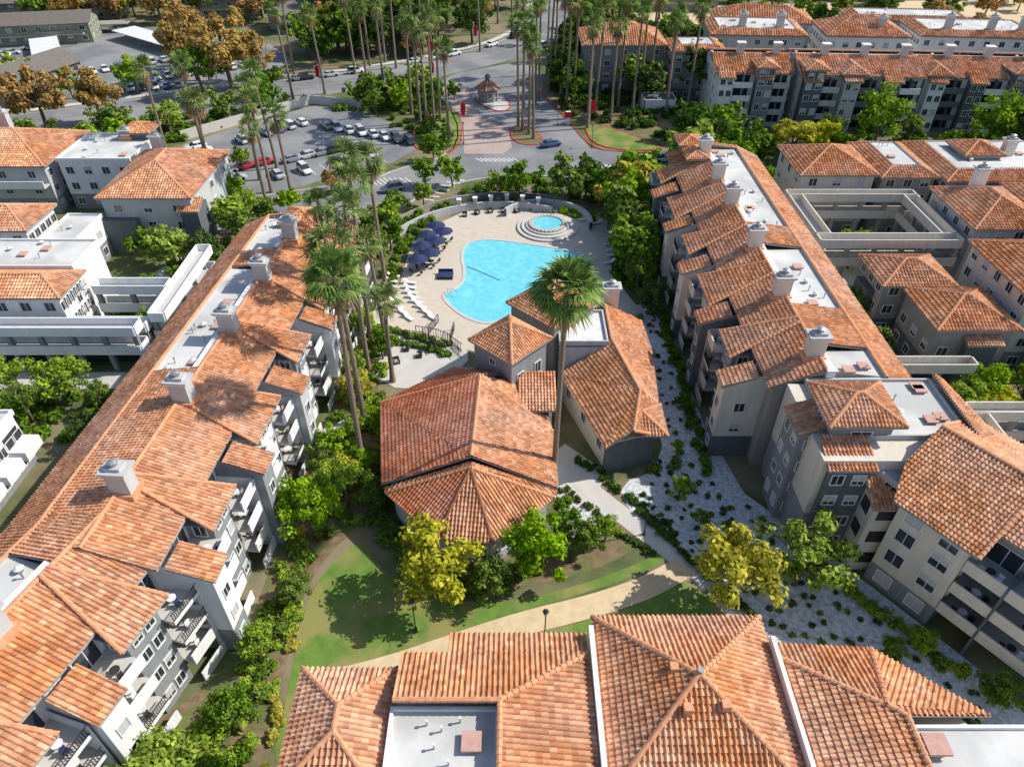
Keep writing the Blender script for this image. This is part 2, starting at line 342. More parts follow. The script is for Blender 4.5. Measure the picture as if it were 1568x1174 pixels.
def module(b,k,dx,c,alt,tk=1.0):
    core,piers,par,tows,low=c
    pier=piers[alt%len(piers)]; tow=tows[alt%len(tows)]
    b.box('pier',pier,dx-4.6,dx,k,k+2.3,0,10.7); b.poly('pier',pier,[(dx-4.6,k,10.7),(dx,k,10.7),(dx-4.6,k,12.3)]); b.poly('pier',pier,[(dx-4.6,k+2.3,10.7),(dx,k+2.3,10.7),(dx-4.6,k+2.3,12.3)])
    b.box('pier_base',low,dx-4.6,dx+.04,k-.04,k+2.34,0,3.2)
    b.tiles([(dx+.45,k-.3,10.75),(dx+.45,k+2.6,10.75),(dx-3.4,k+2.6,12.15),(dx-3.4,k-.3,12.15)],k=tk)
    for z in (1.6,4.6,7.6): b.win(dx+(.04 if z<3 else 0),k+1.15,1,0,z,.9,1.2)
    for z in (4.6,7.6): b.win(dx-2.2,k,0,-1,z,1.1,1.2)
    balcony(b,k+2.3,k+5.4,dx-4.55,dx-.9,(3,6,9),core,par)
    b.box('bay',tow,dx-4.6,dx-2.2,k+5.4,k+8.8,0,11.25); b.box('bay_base',low,dx-4.6,dx-2.16,k+5.36,k+8.84,0,3.2)
    for z in (1.6,4.6,7.6,10.1):
        b.win(dx-2.2+(.04 if z<3 else 0),k+6.4,1,0,z,.9,1.2); b.win(dx-2.2+(.04 if z<3 else 0),k+7.8,1,0,z,.9,1.2)
    for z in (4.6,7.6,10.0): b.win(dx-3.4,k+5.4,0,-1,z,1.1,1.2)
    balcony(b,k+8.8,k+12,dx-4.55,dx-.9,(3,6,9),core,par)
    b.box('divider',par,dx-4.55,dx-.9,k+11.85,k+12,0,10.0)
    b.box('patio_wall',par,dx-.9,dx-.75,k+2.3,k+5.4,0,1.3); b.box('patio_wall',par,dx-.9,dx-.75,k+8.8,k+12,0,1.3)
    p=.436
    za=14.4+.22; ze=za-p*8.0
    ya,yb=(k+3.4,k+10.6) if alt%2 else (k+4.6,k+9.8)
    b.tiles([(dx-9.5,ya+2.2,za),(dx-9.5,yb-2.2,za),(dx-1.5,yb,ze),(dx-1.5,ya,ze)],k=tk,caps=((0,3),(1,2)))
    for yy,yt in ((ya,ya+2.2),(yb,yb-2.2)):
        b.poly('eaves','taupe',[(dx-1.5,yy,ze),(dx-9.5,yt,za),(dx-9.5,yt,za-.5),(dx-1.5,yy,ze-.3)])
    b.box('bay',tow,dx-4.6,dx-2.2,ya+.3,k+5.4,11.1,11.2); b.box('bay',tow,dx-4.6,dx-2.2,k+8.8,yb-.3,11.1,11.2)
def wing(b,y0,y1,dx,ks,flats,c,xo=-19,chim=(),tk=1.0,cm='mid',stuff=6):
    b.box('core',c[0],dx-4.6,xo+.8,y0+.3,y1-.3,0,11.9)
    b.poly('core',c[0],[(dx-4.6,y0+.3,11.9),(xo+.8,y0+.3,11.9),(xo+4.6,y0+.3,13.4),(dx-9.5,y0+.3,14.2)])
    b.poly('core',c[0],[(dx-4.6,y1-.3,11.9),(xo+.8,y1-.3,11.9),(xo+4.6,y1-.3,13.4),(dx-9.5,y1-.3,14.2)])
    b.tiles([(dx-9.5,y0,14.4),(dx-9.5,y1,14.4),(dx-4,y1,12.0),(dx-4,y0,12.0)],k=tk,caps=((0,1),))
    xf0=dx-10.4; xf1=xo+4.0
    b.tiles([(xf1,y0,13.5),(xf1,y1,13.5),(xo,y1,11.7),(xo,y0,11.7)],k=tk,caps=((0,1),))
    last=y0
    segs=[]
    for f0,f1 in flats:
        if f0>last: segs.append((last,f0))
        b.box('flat_roof','flat',xf1+.15,xf0,f0,f1,12.9,13.3); b.box('parapet','mid',xf1-.05,xf1+.15,f0,f1,12.9,13.5); b.box('parapet','white',xf0-.1,dx-9.6,f0,f1,12.9,14.3)
        for _ in range(int(stuff*(f1-f0)/12)+1): b.stuff(R.uniform(xf1+.8,xf0-.6),R.uniform(f0+.5,f1-.5),13.3)
        last=f1
    if last<y1: segs.append((last,y1))
    for a,bb in segs: b.tiles([(dx-9.5,a,14.4),(dx-9.5,bb,14.4),(xf1,bb,13.5),(xf1,a,13.5)],k=tk)
    for i,k in enumerate(ks): module(b,k,dx,c,i,tk)
    for y in chim: b.chimney(dx-9.0,y,13.1,17.5,cm)
# ------------------------------------------------------------------ ground
g,_=sheet('ground',[(-2500,-300),(2500,-300),(2500,3000),(-2500,3000)],0,'ground')
street=[(-260,120),(-140,162),(-100,181),(-67,198),(-50,204.5),(-31,215),(-12,229),(4,245),(14,268),(20,320),(24,420),(20,700)]
ribbon('street_road',street,17,0,.02,'asphalt',sm=3)
sl=smooth_line(street,3)
def offset(pts,d):
    o=[]
    for i,p in enumerate(pts):
        a=pts[max(i-1,0)]; b=pts[min(i+1,len(pts)-1)]; v=Vector((b[0]-a[0],b[1]-a[1])).normalized(); o.append((p[0]-v.y*d,p[1]+v.x*d))
    return o
ribbon('street_kerb_stone',offset(sl,8.6),.25,0,.14,'conc'); 
ribbon('street_sidewalk',offset(sl,11.5),2.2,0,.05,'conc')
ribbon('lane_marking',offset(sl,.12),.16,.024,.026,'lamp_y')
lot=[(-75,160),(-51,187),(-40,183),(-29,174),(-20,159),(-26,149),(-31,147),(-47,133),(-62,128),(-70,140)]
sheet('parking_lot_asphalt',lot,.018,'asphalt')
drive=[(-66,131),(-58,129),(-47,133),(-28,140.5),(-25,145),(-13.5,153),(-12.3,168),(-16,185),(-22,203),(-16,215),(4,228),(9,212),(8,195),(13.8,176),(17.7,157),(25,155),(40,154),(40,139),(30,137),(20,138),(12,141.5),(-3,142),(-12,138),(-18,132),(-22,126),(-28,120),(-40,120),(-60,114)]
sheet('entrance_drive',drive,.030,'asphalt')
sheet('paver_entry_drive',[(-21,202),(-12.5,202),(-8,178),(-1,170),(0,158),(-2,154),(-10.5,154),(-12,168),(-15.5,185)],.038,'paver')
ribbon('kerb_stone',[(-66,131),(-58,129),(-47,133),(-28,140.5),(-25,145),(-13.5,153),(-12.3,168),(-16,185),(-22,203)],.28,0,.15,'conc',sm=1)
ribbon('kerb_stone',[(8,200),(8,195),(13.8,176),(17.7,157),(25,155),(40,154)],.35,0,.16,'redp',sm=2)
ribbon('kerb_stone',[(40,139),(30,137),(20,138),(12,141.5),(-3,142),(-12,138),(-18,132),(-22,126),(-28,120),(-40,120)],.3,0,.16,'conc',sm=2)
def island(pts,m='grass',red=True,sm=2):
    o,p=sheet('traffic_island',pts,.15,m,sm); ribbon('island_kerb_stone',p,.35,0,.17,'redp' if red else 'conc',closed=True)
island([(-.5,171),(4,173),(7,164),(7.5,159.5),(3,159),(0,162)],'dirt')
island([(-9.5,196),(-3,196),(0,186),(-2,181),(-6,184),(-9.5,190)],'conc')
island([(17,172),(22,172),(34,158),(33,155.5),(19,157)])
island([(-13,182),(-11.5,166),(-12.5,155.5),(-17,153),(-24,160),(-22,176),(-18,183)],'grass')
sheet('lawn',[(11,200),(12,185),(20,172),(36,160),(36,182),(22,196)],.01,'dirt')
sheet('dry_field',[(45,262),(45,300),(330,330),(330,262),(160,256)],.008,'path')
st=[];sf=[]
def stripe(x0,y0,x1,y1,w=.16,z=.05):
    d=Vector((x1-x0,y1-y0)).normalized(); nx,ny=-d.y*w/2,d.x*w/2; k=len(st)
    st.extend([(x0+nx,y0+ny,z),(x0-nx,y0-ny,z),(x1-nx,y1-ny,z),(x1+nx,y1+ny,z)]); sf.append((k,k+1,k+2,k+3))
# ------------------------------------------------------------------ cars
def carmesh(col,suv=False):
    m,t,b=nt('car_paint'); b.inputs['Base Color'].default_value=(*col,1); b.inputs['Roughness'].default_value=.25; b.inputs['Coat Weight'].default_value=.6
    hz=1.75 if suv else 1.42
    low=[(-2.3,.45,.75),(-2.25,.35,.92),(-1.5,.28,1.0),(1.0,.28,.98),(2.0,.32,.80),(2.3,.42,.62)]
    V=[];F=[];mi=[]
    for x,zb,zt in low:
        w=.88 if abs(x)<2.2 else .74
        V+=[(x,-w,zb),(x,-w,zt*.82),(x,-w+.1,zt),(x,w-.1,zt),(x,w,zt*.82),(x,w,zb)]
    for i in range(len(low)-1):
        for k in range(6):
            a=6*i+k; c=6*i+(k+1)%6; F.append((a,c,c+6,a+6)); mi.append(0)
    F+=[(5,4,3,2,1,0),(30,31,32,33,34,35)]; mi+=[0,0]
    rb=-2.1 if suv else -1.7
    k=len(V)
    V+=[(rb,-.78,.97),(rb,.78,.97),(1.15,.78,.95),(1.15,-.78,.95),(rb+.45,-.6,hz),(rb+.45,.6,hz),(.35,.6,hz),(.35,-.6,hz)]
    F+=[(k,k+1,k+5,k+4),(k+1,k+2,k+6,k+5),(k+2,k+3,k+7,k+6),(k+3,k,k+4,k+7)]; mi+=[1]*4
    k2=len(V); V+=[(rb+.4,-.63,hz-.04),(rb+.4,.63,hz-.04),(.42,.63,hz-.04),(.42,-.63,hz-.04),(rb+.5,-.56,hz+.04),(rb+.5,.56,hz+.04),(.25,.56,hz+.04),(.25,-.56,hz+.04)]
    F+=[(k2+4,k2+5,k2+6,k2+7),(k2,k2+1,k2+5,k2+4),(k2+1,k2+2,k2+6,k2+5),(k2+2,k2+3,k2+7,k2+6),(k2+3,k2,k2+4,k2+7)]; mi+=[0]*5
    for sx in (-1,1):
        q=len(V); V+=[(-.45,sx*.79,.95),(-.33,sx*.79,.95),(-.28,sx*.62,hz),(-.4,sx*.62,hz)]; F.append((q,q+1,q+2,q+3)); mi.append(0)
    for x in (-1.4,1.4):
        for sx in (-.9,.72):
            q=len(V); n=12
            for s_ in (0,.2):
                V+=[(x+.34*math.cos(6.2832*i/n),sx+s_,.34+.34*math.sin(6.2832*i/n)) for i in range(n)]
            F+=[(q+i,q+(i+1)%n,q+n+(i+1)%n,q+n+i) for i in range(n)]+[tuple(q+i for i in range(n)),tuple(q+n+i for i in range(n))]; mi+=[2]*(n+2)
    for sy in (-.6,.42):
        for x,mm in ((2.29,3),(-2.29,4)):
            q=len(V); V+=[(x-.05,sy,.6),(x+.05,sy,.6),(x+.05,sy+.2,.6),(x-.05,sy+.2,.6),(x-.08,sy,.74),(x+.03,sy,.74),(x+.03,sy+.2,.74),(x-.08,sy+.2,.74)]
            F+=[(q,q+1,q+5,q+4),(q+1,q+2,q+6,q+5),(q+2,q+3,q+7,q+6),(q+4,q+5,q+6,q+7),(q+3,q,q+4,q+7)]; mi+=[mm]*5
    me=bpy.data.meshes.new('car'); me.from_pydata(V,[],F)
    me.materials.append(m)
    for x in ('glass','tyre','frame','redp'): me.materials.append(M[x])
    me.polygons.foreach_set('material_index',mi); me.update(); return me
CC=[carmesh(c,s) for c,s in [((.8,.8,.8),0),((.75,.75,.75),1),((.03,.03,.035),1),((.25,.26,.28),0),((.5,.02,.03),0),((.05,.09,.25),0),((.08,.10,.13),1),((.5,.51,.52),0)]]
def car(i,x,y,ang,name='parked_car'): mkobj(name,CC[i],None,(x,y,.045),math.radians(ang),1.06)
def rowcars(x0,y0,x1,y1,n,ang,skip=.1,cols=(0,1,2,3,0,7,6,3,0,5,7,1)):
    for i in range(n):
        t=(i+.5)/n; x=x0+(x1-x0)*t; y=y0+(y1-y0)*t
        if R.random()>skip: car(R.choice(cols),x+R.uniform(-.15,.15),y+R.uniform(-.15,.15),ang+R.choice([0,180])+R.uniform(-2,2))
        u=Vector((x1-x0,y1-y0))/n*.5; c,s=math.cos(math.radians(ang)),math.sin(math.radians(ang))
        stripe(x+u.x-c*2.7,y+u.y-s*2.7,x+u.x+c*2.7,y+u.y+s*2.7)
row=[(-56.6,146,4),(-53.2,148.2,4),(-60.0,143.5,0),(-57,139.5,7)]
for x,y,i in row: car(i,x,y,35)
rowcars(-62,147,-72,158,5,35,0); rowcars(-63,160,-50,174,6,-48,.1); rowcars(-49,149,-38,156,4,35,.1); rowcars(-66,139,-70,145,2,35,0)
rowcars(-46,171,-22,160,8,-62,0,(0,1,0,3,6,0,0)); rowcars(-38,148.5,-30,154,3,120,0); rowcars(-50,141,-40,146,4,125,.4)
car(6,-24,134.5,205,'van_car'); car(5,8.8,158.5,25,'driving_car')
for i,(x,y) in enumerate([(20,143.5),(24.5,144.5),(28.5,149.5),(33,150),(17,142.5)]): car([0,0,0,1,3][i],x,y,[82,84,10,12,80][i])
for i in range(5): stripe(18+i*3,139,18.5+i*3,145)
for j in range(int(len(sl)*.3),int(len(sl)*.78)):
    if R.random()<.55:
        for d in (7.0,-7.2):
            p=offset(sl,d)[j]; q=offset(sl,d)[j+1]
            if d<0 and -24<p[0]<8: continue
            if R.random()<.6: car(R.choice([0,1,2,3,7,0]),p[0],p[1],math.degrees(math.atan2(q[1]-p[1],q[0]-p[0])))
for i in range(7): stripe(-18+i*.9,131+i*1.6,-15.2+i*.9,130+i*1.6,.4)
for i in range(9): stripe(-8+i*1.0,151.5,-6.3+i*1.0,149.5,.3)
for i in range(8): stripe(-30+i*1.1,141,-27.5+i*1.1,137.5,.25)
sheet('far_parking_lot_asphalt',[(-175,190),(-112,188),(-86,192),(-72,212),(-66,228),(-80,250),(-110,268),(-160,270),(-200,230)],.012,'asphalt')
rowcars(-104,207,-78,222,10,-58,.05); rowcars(-122,214,-96,234,10,-55,.1); rowcars(-150,206,-128,214,8,-60,.1); rowcars(-110,197,-90,203,7,-70,.1); rowcars(-100,240,-84,246,6,-60,.1); rowcars(-160,225,-150,245,7,20,.2)
mkobj('road_marking',mkmesh('road_marking',st,sf,['paint']))
# ------------------------------------------------------------------ pool area
deck=[(-18,98),(-18.1,104),(-17.6,113),(-14.3,119.6),(-8,126.3),(-.5,128.8),(8.3,127),(17.4,123.6),(18.8,114.4),(16,104),(18.2,96),(20,90),(14,82),(4,78),(-5.9,80.5),(-11,84),(-17,84),(-21.7,86.9),(-21.1,92.2)]
sheet('pool_deck_paving',deck,.06,'deck',1)
sheet('terrace_paving',[(-21,84.5),(-18,80),(-19.5,76),(-14.3,71.5),(-8,75),(-5.5,80),(-9,84.5)],.05,'conc',1)
pool=[(-8.3,112.8),(-4.5,114.3),(1.8,112.8),(7.5,110.9),(12,109.1),(13.9,106.4),(13.1,103.1),(10.3,101),(7,100),(3.8,97.9),(1.8,94.5),(.8,91.3),(-1.2,88.6),(-3.8,87.4),(-6.8,89),(-9.5,92.2),(-11.2,95.6),(-9.6,96.8),(-8,98.9),(-7.8,103.1),(-8.7,107.5)]
_,pp=sheet('pool_water',pool,.07,'water',2); ribbon('pool_coping',pp,.5,.05,.14,'conc',closed=True)
ribbon('pool_lane_line',[(-7.6,104.5),(-5,102.5),(-2,100)],.22,.072,.076,'navy')
def circ(x,y,r,n=28,a0=0,a1=360): return [(x+r*math.cos(math.radians(a0+(a1-a0)*i/n)),y+r*math.sin(math.radians(a0+(a1-a0)*i/n))) for i in range(n+(a1-a0<360))]
sp=Bld('spa_tub',(6.5,118.5))
for i,(r,z) in enumerate([(5.6,.35),(4.8,.6),(4.0,.85)]): sp.cyl('spa_step','conc',0,0,r,.05,z,28)
for i,a in enumerate(range(0,360,12)):
    x=3.1*math.cos(math.radians(a)); y=3.1*math.sin(math.radians(a)); sp.cyl('spa_coping','deck',x,y,.42,.8,1.15,8)
sp.cyl('spa_water','water',0,0,2.9,.8,.98,28); sp.finish()
ribbon('curved_planter_wall',circ(6,119,8.4,20,-10,150),.5,0,1.6,'mid'); ribbon('curved_garden_wall',circ(-2,106,20.5,26,62,165),.4,0,1.5,'mid')
ribbon('curved_garden_wall',circ(-1,108,23.6,26,60,150),.35,0,1.1,'taupe')
def fence(pts,name='iron_fence',h=1.5):
    pts=smooth_line(pts,1); b=Bld(name)
    V,F=ribbon_geo(pts,.06,h-.08,h); b.add('top_rail','metal',V,F); V,F=ribbon_geo(pts,.05,.15,.2); b.add('bottom_rail','metal',V,F)
    for p,q in zip(pts,pts[1:]):
        L=math.dist(p,q); n=max(1,int(L/.35))
        for i in range(n):
            t=i/n; x=p[0]+(q[0]-p[0])*t; y=p[1]+(q[1]-p[1])*t; r=.03 if i else .05; b.box('picket','metal',x-r,x+r,y-r,y+r,0,h)
    b.finish()
fence([(-22,92),(-22.5,87),(-18.5,82),(-14,84.5),(-9,80)]); fence([(-14,85),(-10,84),(-7,80.5)]); fence([(-13,124),(-6,129),(2,131),(10,130)]); fence([(20,122),(20.5,112),(18,104),(20.5,97),(21.5,88)])
fence([(-11,88),(-12.5,84),(-10.5,80)]); fence([(-8.5,86),(-9,82),(-7,79)])
def umbrella(x,y):
    b=Bld('patio_umbrella',(x,y)); n=8; r=1.75
    V=[b.T((r*math.cos(6.2832*i/n),r*math.sin(6.2832*i/n),2.3+.0)) for i in range(n)]+[b.T((.5*math.cos(6.2832*i/n),.5*math.sin(6.2832*i/n),2.85)) for i in range(n)]+[b.T((0,0,3.0))]
    b.add('canopy','navy',V,[(i,(i+1)%n,(i+1)%n+n,i+n) for i in range(n)]+[(n+i,n+(i+1)%n,2*n) for i in range(n)])
    b.cyl('pole','frame',0,0,.04,0,2.9,6); b.cyl('base','metal',0,0,.3,.05,.15,10); b.cyl('table','metal',0,0,.55,.7,.75,12)
    for k in range(4):
        a=k*1.57+.4; cx,cy=1.25*math.cos(a),1.25*math.sin(a); b.box('chair_seat','metal',cx-.22,cx+.22,cy-.22,cy+.22,.4,.46); b.box('chair_leg','metal',cx-.2,cx-.15,cy-.2,cy-.15,0,.4); b.box('chair_leg','metal',cx+.15,cx+.2,cy+.15,cy+.2,0,.4)
        b.box('chair_back','metal',cx*1.2-.18,cx*1.2+.18,cy*1.2-.18,cy*1.2+.18,.5,.85)
    b.finish()
for p in [(-13.5,115),(-12,112.8),(-14.6,111.6),(-13,109.4),(-15.2,107.6),(-13.6,105.2),(-15.4,103)]: umbrella(*p)
def lounger(x,y,ang):
    b=Bld('sun_lounger',(x,y),ang); b.box('seat','frame',-.35,.35,-.95,.45,.32,.38)
    b.poly('back','frame',[(-.35,.45,.38),(.35,.45,.38),(.35,1.05,.85),(-.35,1.05,.85)]); b.poly('back','frame',[(-.35,.45,.33),(.35,.45,.33),(.35,1.08,.82),(-.35,1.08,.82)])
    for i in (-.3,.3):
        for j in (-.85,.35): b.box('leg','frame',i-.03,i+.03,j-.03,j+.03,.06,.32)
    b.finish()
for x,y in [(-19.3,101),(-19.4,99.4),(-19.3,97.9),(-19.1,96.4),(-18.7,94.9),(-18.1,93.4),(-17.4,91.9),(-16.5,90.4),(-15.5,88.9)]: lounger(x,y,-80+(101-y)*3)
for x,y in [(-16.4,99),(-16.2,97.5),(-15.8,96),(-15.3,94.6),(-14.6,93.2),(-13.8,91.8),(-12.9,90.4),(-12,89)]: lounger(x,y,-80+(99-y)*3.5)
for x,y in [(17,112),(17.3,110),(17.2,108),(15.5,120),(13.5,121.5),(16.3,105.5)]: lounger(x,y,70)
b=Bld('pool_daybed',(-10.9,101.2)); b.box('bed_cushion','navy',-1.2,1.2,-1,1,.35,.55); b.box('bed_frame','metal',-1.25,1.25,-1.05,1.05,.1,.35); b.box('bed_back','navy',-1.2,1.2,.85,1.05,.55,.95); b.finish()
def seat(x,y,a):
    b=Bld('wicker_lounge_chair',(x,y),a); b.box('base','metal',-.45,.45,-.4,.4,.08,.36); b.box('cushion','taupe',-.36,.36,-.38,.32,.36,.5); b.box('back','metal',-.45,.45,.32,.45,.36,.9); b.box('arm','metal',-.45,-.36,-.4,.32,.36,.65); b.box('arm','metal',.36,.45,-.4,.32,.36,.65); b.finish()
for i in range(5):
    a=math.radians(84+i*8); seat(-1+18*math.cos(a),107+18*math.sin(a),R.uniform(-60,60))
for p in [(-15,81),(-13,79.5),(-16,78),(-12,81.5)]: seat(*p,R.uniform(-90,90))
b=Bld('pool_handrail',(-10.2,96.4))
for dx in (0,.7):
    V,F=ribbon_geo([(dx,0),(dx+.5,-.7),(dx+.9,-1.3)],.05,.8,.86); b.add('rail','steel',[b.T(v) for v in V],F); b.cyl('post','steel',dx,0,.03,.05,.85,6); b.cyl('post','steel',dx+.9,-1.3,.03,.05,.85,6)
b.finish()
b=Bld('pool_entry_gate',(-1,127.5))
for x in (-9,-6,-3,0,3,6):
    y=-abs(x)*.25; b.box('gate_column','mid',x-.35,x+.35,y-.35,y+.35,0,2.4); b.box('gate_column','white',x-.45,x+.45,y-.45,y+.45,2.4,2.6)
b.finish()
# ------------------------------------------------------------------ paths
pth=[(-17,31.5),(-10.8,33.2),(-5,35.5),(1,37.7),(7.3,39.4),(11.3,40.8),(14,42),(17.7,44.2)]
ribbon('tan_footpath',pth,2.5,0,.05,'path',sm=2)
ribbon('concrete_walkway',[(5,60.5),(7.4,56.6),(9.6,53.6),(12.5,50.4),(16,46.4),(19,43.4),(22,38),(24.5,33),(30,24)],2.3,0,.042,'conc',sm=2)
sheet('concrete_entry_pad',[(4.6,60),(6.4,62),(10.8,57.5),(9,51.5),(5.2,51.5)],.03,'conc')
sheet('gravel_bed',[(17.5,92),(22.5,94),(24.5,56),(31,48),(38,38.5),(44,30),(47,15),(30,18),(26,32),(21,41.5),(17,44.8),(13,51),(12,55.5),(18,58),(18.5,72)],.015,'gravel',1)
sheet('gravel_bed',[(5,52),(9,52.5),(12,49.5),(10,48),(6,50)],.025,'gravel',1)
sheet('lawn',[(-16,48),(-13.6,44),(-9,41),(-3,39.8),(1,40.2),(7,42),(13,44.5),(16,46.5),(16.8,45.5),(11,42.4),(5,40.3),(-1,38.4),(-7,36.1),(-12,34.2),(-16.5,32.7),(-17.6,28),(-19.4,24),(-19.6,32),(-20.2,39),(-18.8,44)],.02,'grass',1)
sheet('lawn',[(-17,30),(-10,31.6),(-5,34),(1,36.3),(7.3,38),(12,39.6),(17,42.5),(20,40),(12,31),(-6,28.5),(-15,26)],.02,'grass')
sheet('planting_bed',[(-25,30),(-20.2,30),(-20.6,40),(-19.4,45),(-16,50),(-15,60),(-18,74),(-21,84),(-24,90),(-24,60)],.01,'dirt',1)
sheet('planting_bed',[(-7,44),(6,46),(11,51),(14,47),(8,43.4),(0,41.4),(-8,40.5)],.03,'dirt',1)
sheet('planting_bed',[(-30,31),(-20.2,31),(-19.6,24),(-20,14),(-36,12)],.012,'dirt',1)
for q in [(-23.9,52),(-23.4,64),(-23,76)]: sheet('patio_paving',[(q[0],q[1]),(q[0]+2.6,q[1]-.5),(q[0]+3.0,q[1]+3),(q[0]+.3,q[1]+3.6)],.03,'conc')
# ------------------------------------------------------------------ LEFT apartment building (bends at its near end)
CW=('white',('white','gray','mid'),'white',('gray','white'),'gray')
b=Bld('apartment_building',(-25,31),4)
wing(b,3.6,64,0,[4,16,28,40,52],[(27,49),(53,63.5)],CW,chim=[10,22,34,45,56])
b.box('roof_tower','white',-12,-7.5,61,65.5,10,13.8); b.hip(-12.6,-6.9,60.4,66.1,13.8,.4); b.wins((-12,61),(-7.5,61),2,[12.6],.8,1)
b.frame((-24.9,34.9),17)
wing(b,-27,1.0,-.4,[-12.2,-24.4],[(-16,-4)],CW,chim=[-10],xo=-19)
b.finish()
# ------------------------------------------------------------------ RIGHT apartment building
CR=('taupe',('beige','dark','beige'),'beige',('gray','beige'),'dark')
b=Bld('apartment_building',(23.3,57),0,-1)
wing(b,1,66,0,[3,15,27,39,51],[(1,6),(14,29),(35,65)],CR,xo=-20,chim=[4,16,28,41,50,60],cm='beige')
b.hip(-9.5,-5.5,57,63,14.6,.4); b.hip(-9.5,-5,61.5,66.5,15.2,.4)
b.finish()
b=Bld('apartment_building',(0,0))
b.box('core','beige',29,45.4,46.5,57.8,0,12.8); b.box('core_base','gray',28.95,34,46.45,57.75,0,5.5); b.flatroof(31,43.6,49.5,57.8,13.1,par=.3,pm='mid',stuff=8)
b.tiles([(44,58.2,13.9),(44,47,13.9),(48.5,45,11.7),(45.5,58.2,12.9)])
b.box('stair_tower','gray',30.4,36.2,49.4,54.6,0,15); b.hip(29.6,37,48.6,55.4,15,.42)
b.wins((30.4,49.4),(36.2,49.4),1,[13.2],1.9,1.2); b.wins((30.4,54.6),(30.4,49.4),1,[13,10,7,4],1.3,1.3)
b.wins((30.4,49.4),(33,49.4),1,[3.5,6.5,9.5],1,1.2)
b.box('stair_tower','gray',28.2,30.4,50.5,54.5,0,12.4); b.tiles([(27.8,50.2,12.3),(27.8,54.8,12.3),(30.4,54.8,13.3),(30.4,50.2,13.3)])
b.box('stair_tower','dark',29.6,33.6,46.0,49.4,0,12.2); b.tiles([(29.3,45.7,12.2),(34,45.7,12.2),(34,49.4,13.4),(29.3,49.4,13.4)])
b.wins((29.6,46),(33.6,46),2,[2,5,8,10.8],1.1,1.2); b.wins((29.6,49.4),(29.6,46),1,[2,5,8,10.8],1.2,1.2)
b.wins((28.2,50.5),(30.4,50.5),1,[2,5,8,11],.9,1.2); b.wins((28.2,54.5),(28.2,50.5),2,[2,5,8,11],.9,1.2)
b.box('bay','beige',33.7,37.4,43.8,48.4,0,9.6); b.tiles([(33.3,43.3,9.6),(37.8,43.3,9.6),(37.8,47.6,11.5),(33.3,47.6,11.5)])
for z in (1.5,4.7,7.9):
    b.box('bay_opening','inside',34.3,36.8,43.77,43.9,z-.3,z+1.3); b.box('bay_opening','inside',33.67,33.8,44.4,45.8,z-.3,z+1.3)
b.finish()
b=Bld('apartment_building',(30.6,48.2),-35,-1)
b.box('core','taupe',-16,-3.4,-26,-5,0,11.9); b.box('core','beige',-4,-.8,-13.5,-7,0,11.6); b.box('core_base','gray',-3.6,-.76,-13.54,-6.96,0,2.6); b.box('core','mid',-4,-2.2,-7,-3.5,0,11.6)
b.wins((-.76,-7),(-.76,-13.5),2,[1.5],1.5,1.4,-1); b.wins((-.8,-7),(-.8,-13.5),2,[4.7,7.7,10.3],1.6,1.5,-1); b.wins((-4,-13.5),(-.8,-13.5),1,[4.7,7.7,10.3],1.2,1.3); b.wins((-2.2,-3.5),(-2.2,-7),1,[4.7,7.7,10.3],1.2,1.3,-1)
b.tiles([(-8,-5,15.2),(-8,-14,15.2),(.2,-14.3,11.6),(.2,-6.6,11.6),(-3.4,-5,13.2)],caps=((0,1),(1,2)))
b.poly('core','beige',[(-.8,-13.4,11.6),(-4,-13.4,11.6),(-8,-13.4,14.9),(-1,-13.4,11.8)])
b.tiles([(-8,-14,15.0),(-8,-28,15.0),(-2.6,-28,12.6),(-2.6,-14,12.6)],caps=((0,1),))
b.tiles([(-8,-5,15.2),(-8,-28,15.2),(-16.8,-28,11.5),(-16.8,-5,11.5)],caps=((0,3),))
balcony(b,-17,-13.6,-3.4,-.6,(3,6,9),'beige','beige'); balcony(b,-22,-17.2,-3.4,-.6,(3,6,9),'beige','beige')
b.box('pier','dark',-3.4,-.5,-17.2,-17,0,10)
b.finish()
# ------------------------------------------------------------------ BOTTOM building
b=Bld('apartment_building',(0,0))
b.box('core','gray',-14.2,-8.8,10,25.6,0,12.4); b.box('core','beige',-8.6,19,10,26.5,0,12.2); b.prism('core','beige',[(19,10),(19,27.6),(26.6,26.7),(30.6,22.6),(30.6,21.8),(35.8,21.8),(35.8,10)],0,12.1); b.box('core','white',6.8,18,12,29.5,0,12.3)
b.hip(-14.9,-8.1,17.8,26.3,12.5,.42)
b.flatroof(-7.9,-1.1,10,22.9,13.0,par=.3,stuff=0)
for x,y in [(-5.9,17.7),(-2.6,20.8)]:
    b.box('roof_hatch','steel',x-.5,x+.5,y-.5,y+.5,13,13.25); b.box('roof_hatch','hatch',x-.65,x+.65,y-.65,y+.65,13.25,13.45)
for x,y in [(-5,20.5),(-5.6,22),(-4,19.5),(-1.8,18),(-3.4,22.2),(-2.2,16),(-4.6,21.6)]: b.cyl('vent_pipe','steel',x,y,.06,13,13.6,6); b.cyl('vent_pipe','frame',x,y,.11,13.6,13.7,6)
b.tiles([(-7.9,23.1,14.2),(-7.9,27.2,12.88),(5.5,27.2,12.88),(-.8,23.1,14.2)],caps=((2,3),(0,3))); b.tiles([(-4.6,27.2,12.88),(-4.6,29.1,12.27),(5.5,29.1,12.27),(5.5,27.2,12.88)])
b.tiles([(-.8,23.1,14.2),(5.5,27.2,12.88),(5.5,10,12.88),(-.8,10,14.2)],caps=((0,3),))
b.box('parapet','white',5.6,5.95,10,29,12.2,13.6); b.box('parapet','white',18.7,19.0,10,28.2,12.2,13.5)
b.hip(6.0,18.7,17.8,30.4,12.5,.5); b.box('core','taupe',6.2,18.5,10,17.6,0,12.4)
